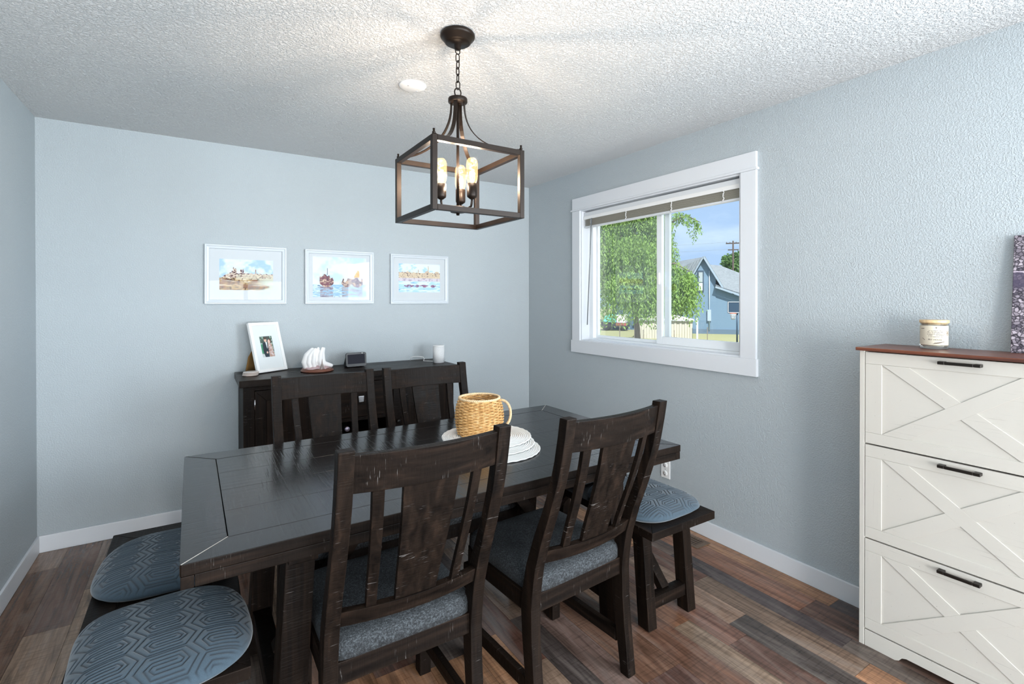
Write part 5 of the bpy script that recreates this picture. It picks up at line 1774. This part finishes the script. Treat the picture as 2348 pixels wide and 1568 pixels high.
def leaves(name, P, D, L, Wd, mat, parent, rs):
    """one rhombic leaf per point P, hanging along D"""
    n_ = len(P)
    rv_ = rs.normal(size=(n_, 3))
    S_ = np.cross(D, rv_); S_ /= np.linalg.norm(S_, axis=1, keepdims=True) + 1e-9
    L = L[:, None]; Wd = Wd[:, None]
    A = P; B = P + D * L * 0.45 + S_ * Wd; Cc = P + D * L; E_ = P + D * L * 0.45 - S_ * Wd
    V_ = np.stack([A, B, Cc, E_], 1).reshape(-1, 3)
    me_ = bpy.data.meshes.new(name)
    me_.vertices.add(len(V_)); me_.vertices.foreach_set('co', V_.astype(np.float32).reshape(-1))
    me_.loops.add(n_ * 4); me_.loops.foreach_set('vertex_index', np.arange(n_ * 4, dtype=np.int32))
    me_.polygons.add(n_); me_.polygons.foreach_set('loop_start', np.arange(0, n_ * 4, 4, dtype=np.int32))
    me_.polygons.foreach_set('loop_total', np.full(n_, 4, dtype=np.int32))
    me_.update(); me_.validate()
    me_.materials.append(mat)
    o_ = link_mesh(name, me_, parent)
    o_['kind'] = 'stuff'
    return o_


BARK = plain('grey_bark', (104, 96, 86), 0.9)
wt = yempty('willow_tree', -2.2, 20.5, GZ, 'large weeping birch with hanging green branches outside the window', 'tree')
rs = np.random.RandomState(5)
G0 = -GZ
Pt, Dt, Lt, Wt = [], [], [], []
# hanging curtains: (u centre rel, v rel, top height, radius, strands, drop)
cl = [(-1.6, 0.0, 7.6, 1.3, 190, 3.2), (-0.4, 0.3, 7.9, 1.2, 190, 3.0), (0.8, 0.2, 7.6, 0.85, 150, 2.8), (-1.2, -1.1, 6.0, 1.2, 170, 2.8), (0.2, -1.2, 5.9, 1.2, 190, 2.8),
      (1.30, -0.6, 6.9, 0.42, 60, 2.4), (1.85, -0.3, 4.55, 0.85, 190, 2.1), (2.35, -0.1, 4.2, 0.48, 80, 1.7), (-1.9, -1.4, 4.6, 0.7, 90, 2.0),
      (-0.2, -1.9, 4.3, 0.9, 150, 2.0), (0.7, -1.6, 3.9, 0.7, 120, 1.6), (-1.1, 1.6, 7.0, 1.6, 150, 3.6), (0.6, 1.6, 6.4, 1.3, 150, 3.6), (-2.4, 0.9, 6.8, 1.0, 110, 3.6)]
for (cu_, cv_, top_, R_, ns, drop) in cl:
    for s_ in range(ns):
        a = rs.rand() * 2 * PI; r_ = R_ * math.sqrt(rs.rand())
        x_, y_ = cu_ + r_ * math.cos(a), cv_ + r_ * math.sin(a)
        z_ = top_ - 0.9 * (r_ / R_) ** 2 * R_ * 0.7 + rs.normal() * 0.12
        dl = drop * rs.uniform(0.45, 1.0)
        nl = int(dl / 0.075)
        t = np.linspace(0, 1, nl)
        sway = rs.normal(size=2) * 0.10
        px__ = x_ + sway[0] * t + (x_ - cu_) * 0.15 * np.sqrt(t); py__ = y_ + sway[1] * t
        pz__ = z_ - dl * t ** 1.1
        P = np.stack([px__, py__, pz__], 1) + rs.normal(size=(nl, 3)) * 0.045
        D = np.stack([rs.normal(size=nl) * 0.45, rs.normal(size=nl) * 0.45, -np.ones(nl) * rs.uniform(0.5, 1.1, nl)], 1)
        D /= np.linalg.norm(D, axis=1, keepdims=True)
        Pt.append(P); Dt.append(D); Lt.append(rs.uniform(0.11, 0.19, nl)); Wt.append(rs.uniform(0.020, 0.040, nl))
# arching bough at the top right
for s_ in range(70):
    t0 = rs.rand()
    bx_, bz_ = 1.75 + 1.15 * t0, 6.9 + 0.15 * math.sin(t0 * 3) - 0.55 * t0 ** 2
    dl = rs.uniform(0.25, 0.95) * (0.6 + 0.5 * (rs.rand() < 0.4))
    nl = int(dl / 0.07) + 2
    t = np.linspace(0, 1, nl)
    P = np.stack([bx_ + 0.10 * t * rs.normal() + rs.normal() * 0.02 + 0 * t, rs.normal() * 0.2 + 0 * t - 0.2, bz_ - dl * t], 1) + rs.normal(size=(nl, 3)) * 0.03
    D = np.stack([rs.normal(size=nl) * 0.5, rs.normal(size=nl) * 0.5, -np.ones(nl)], 1); D /= np.linalg.norm(D, axis=1, keepdims=True)
    Pt.append(P); Dt.append(D); Lt.append(rs.uniform(0.10, 0.17, nl)); Wt.append(rs.uniform(0.018, 0.035, nl))
Pt, Dt, Lt, Wt = np.concatenate(Pt), np.concatenate(Dt), np.concatenate(Lt), np.concatenate(Wt)
LEAF = leaf_mat('birch_leaf', (66, 112, 50), (104, 146, 74), (158, 184, 108))
leaves('foliage', Pt, Dt, Lt, Wt, LEAF, wt, rs)
MB().tube([(0.15, 0.5, 0), (0.1, 0.5, 1.6), (-0.1, 0.4, 3.4), (0.0, 0.2, 5.4), (-0.1, 0.2, 7.4)], [0.15, 0.13, 0.11, 0.08, 0.04], 12).build('trunk', BARK, wt)
for pts_ in ([(0.0, 0.4, 4.4), (0.7, 0.2, 5.6), (1.5, -0.2, 6.5), (2.3, -0.2, 6.85), (2.9, -0.2, 6.5)], [(-0.05, 0.4, 3.8), (0.8, 0.0, 4.5), (1.8, -0.3, 4.7), (2.5, -0.2, 4.3)], [(0.0, 0.3, 5.0), (-0.8, 0.1, 6.4), (-1.7, 0.0, 7.4)], [(0.0, 0.2, 5.5), (0.5, 0.2, 6.9), (0.8, 0.2, 7.5)], [(0, 0.4, 3.6), (-0.6, -0.8, 4.8), (-1.3, -1.3, 5.6)]):
    MB().tube(pts_, [0.09 - 0.075 * i / (len(pts_) - 1) for i in range(len(pts_))], 8).build('branch', BARK, wt)


def round_tree(label, u, v, h_, R_, n_, mat, seed):
    e = yempty('broadleaf_tree', u, v, GZ, label, 'tree', 'trees behind the houses')
    r_s = np.random.RandomState(seed)
    d_ = r_s.normal(size=(n_, 3)); d_ /= np.linalg.norm(d_, axis=1, keepdims=True)
    rr = R_ * (0.55 + 0.45 * r_s.rand(n_) ** 0.5) * (1 + 0.18 * np.sin(d_[:, 0] * 6 + seed) * np.cos(d_[:, 2] * 5))
    P = d_ * rr[:, None] * np.array([1, 1, 0.95]) + np.array([0, 0, h_ - R_])
    D = r_s.normal(size=(n_, 3)); D[:, 2] -= 0.4; D /= np.linalg.norm(D, axis=1, keepdims=True)
    leaves('foliage', P, D, r_s.uniform(0.3, 0.55, n_), r_s.uniform(0.12, 0.22, n_), mat, e, r_s)
    MB().tube([(0, 0, 0), (0.1, 0, h_ * 0.4), (0, 0.1, h_ * 0.8)], [0.35, 0.25, 0.08], 10).build('trunk', BARK, e)


LEAF2 = leaf_mat('maple_leaf', (66, 104, 60), (92, 128, 78), (118, 146, 98))
LEAF3 = leaf_mat('bluish_leaf', (60, 104, 84), (86, 132, 104), (110, 152, 120))  # bluer green leaf tones for the far trees
round_tree('round green tree behind the right wing of the blue house', 8.2, 88.0, 11.2, 3.0, 5000, LEAF2, 3)
round_tree('dark green tree far behind the truck at the left of the window view', -17.5, 62.0, 10.5, 4.6, 9000, LEAF3, 4)
round_tree('dark green tree far behind the rear wing of the blue house', -7.0, 66.0, 10.0, 4.2, 8000, LEAF3, 6)
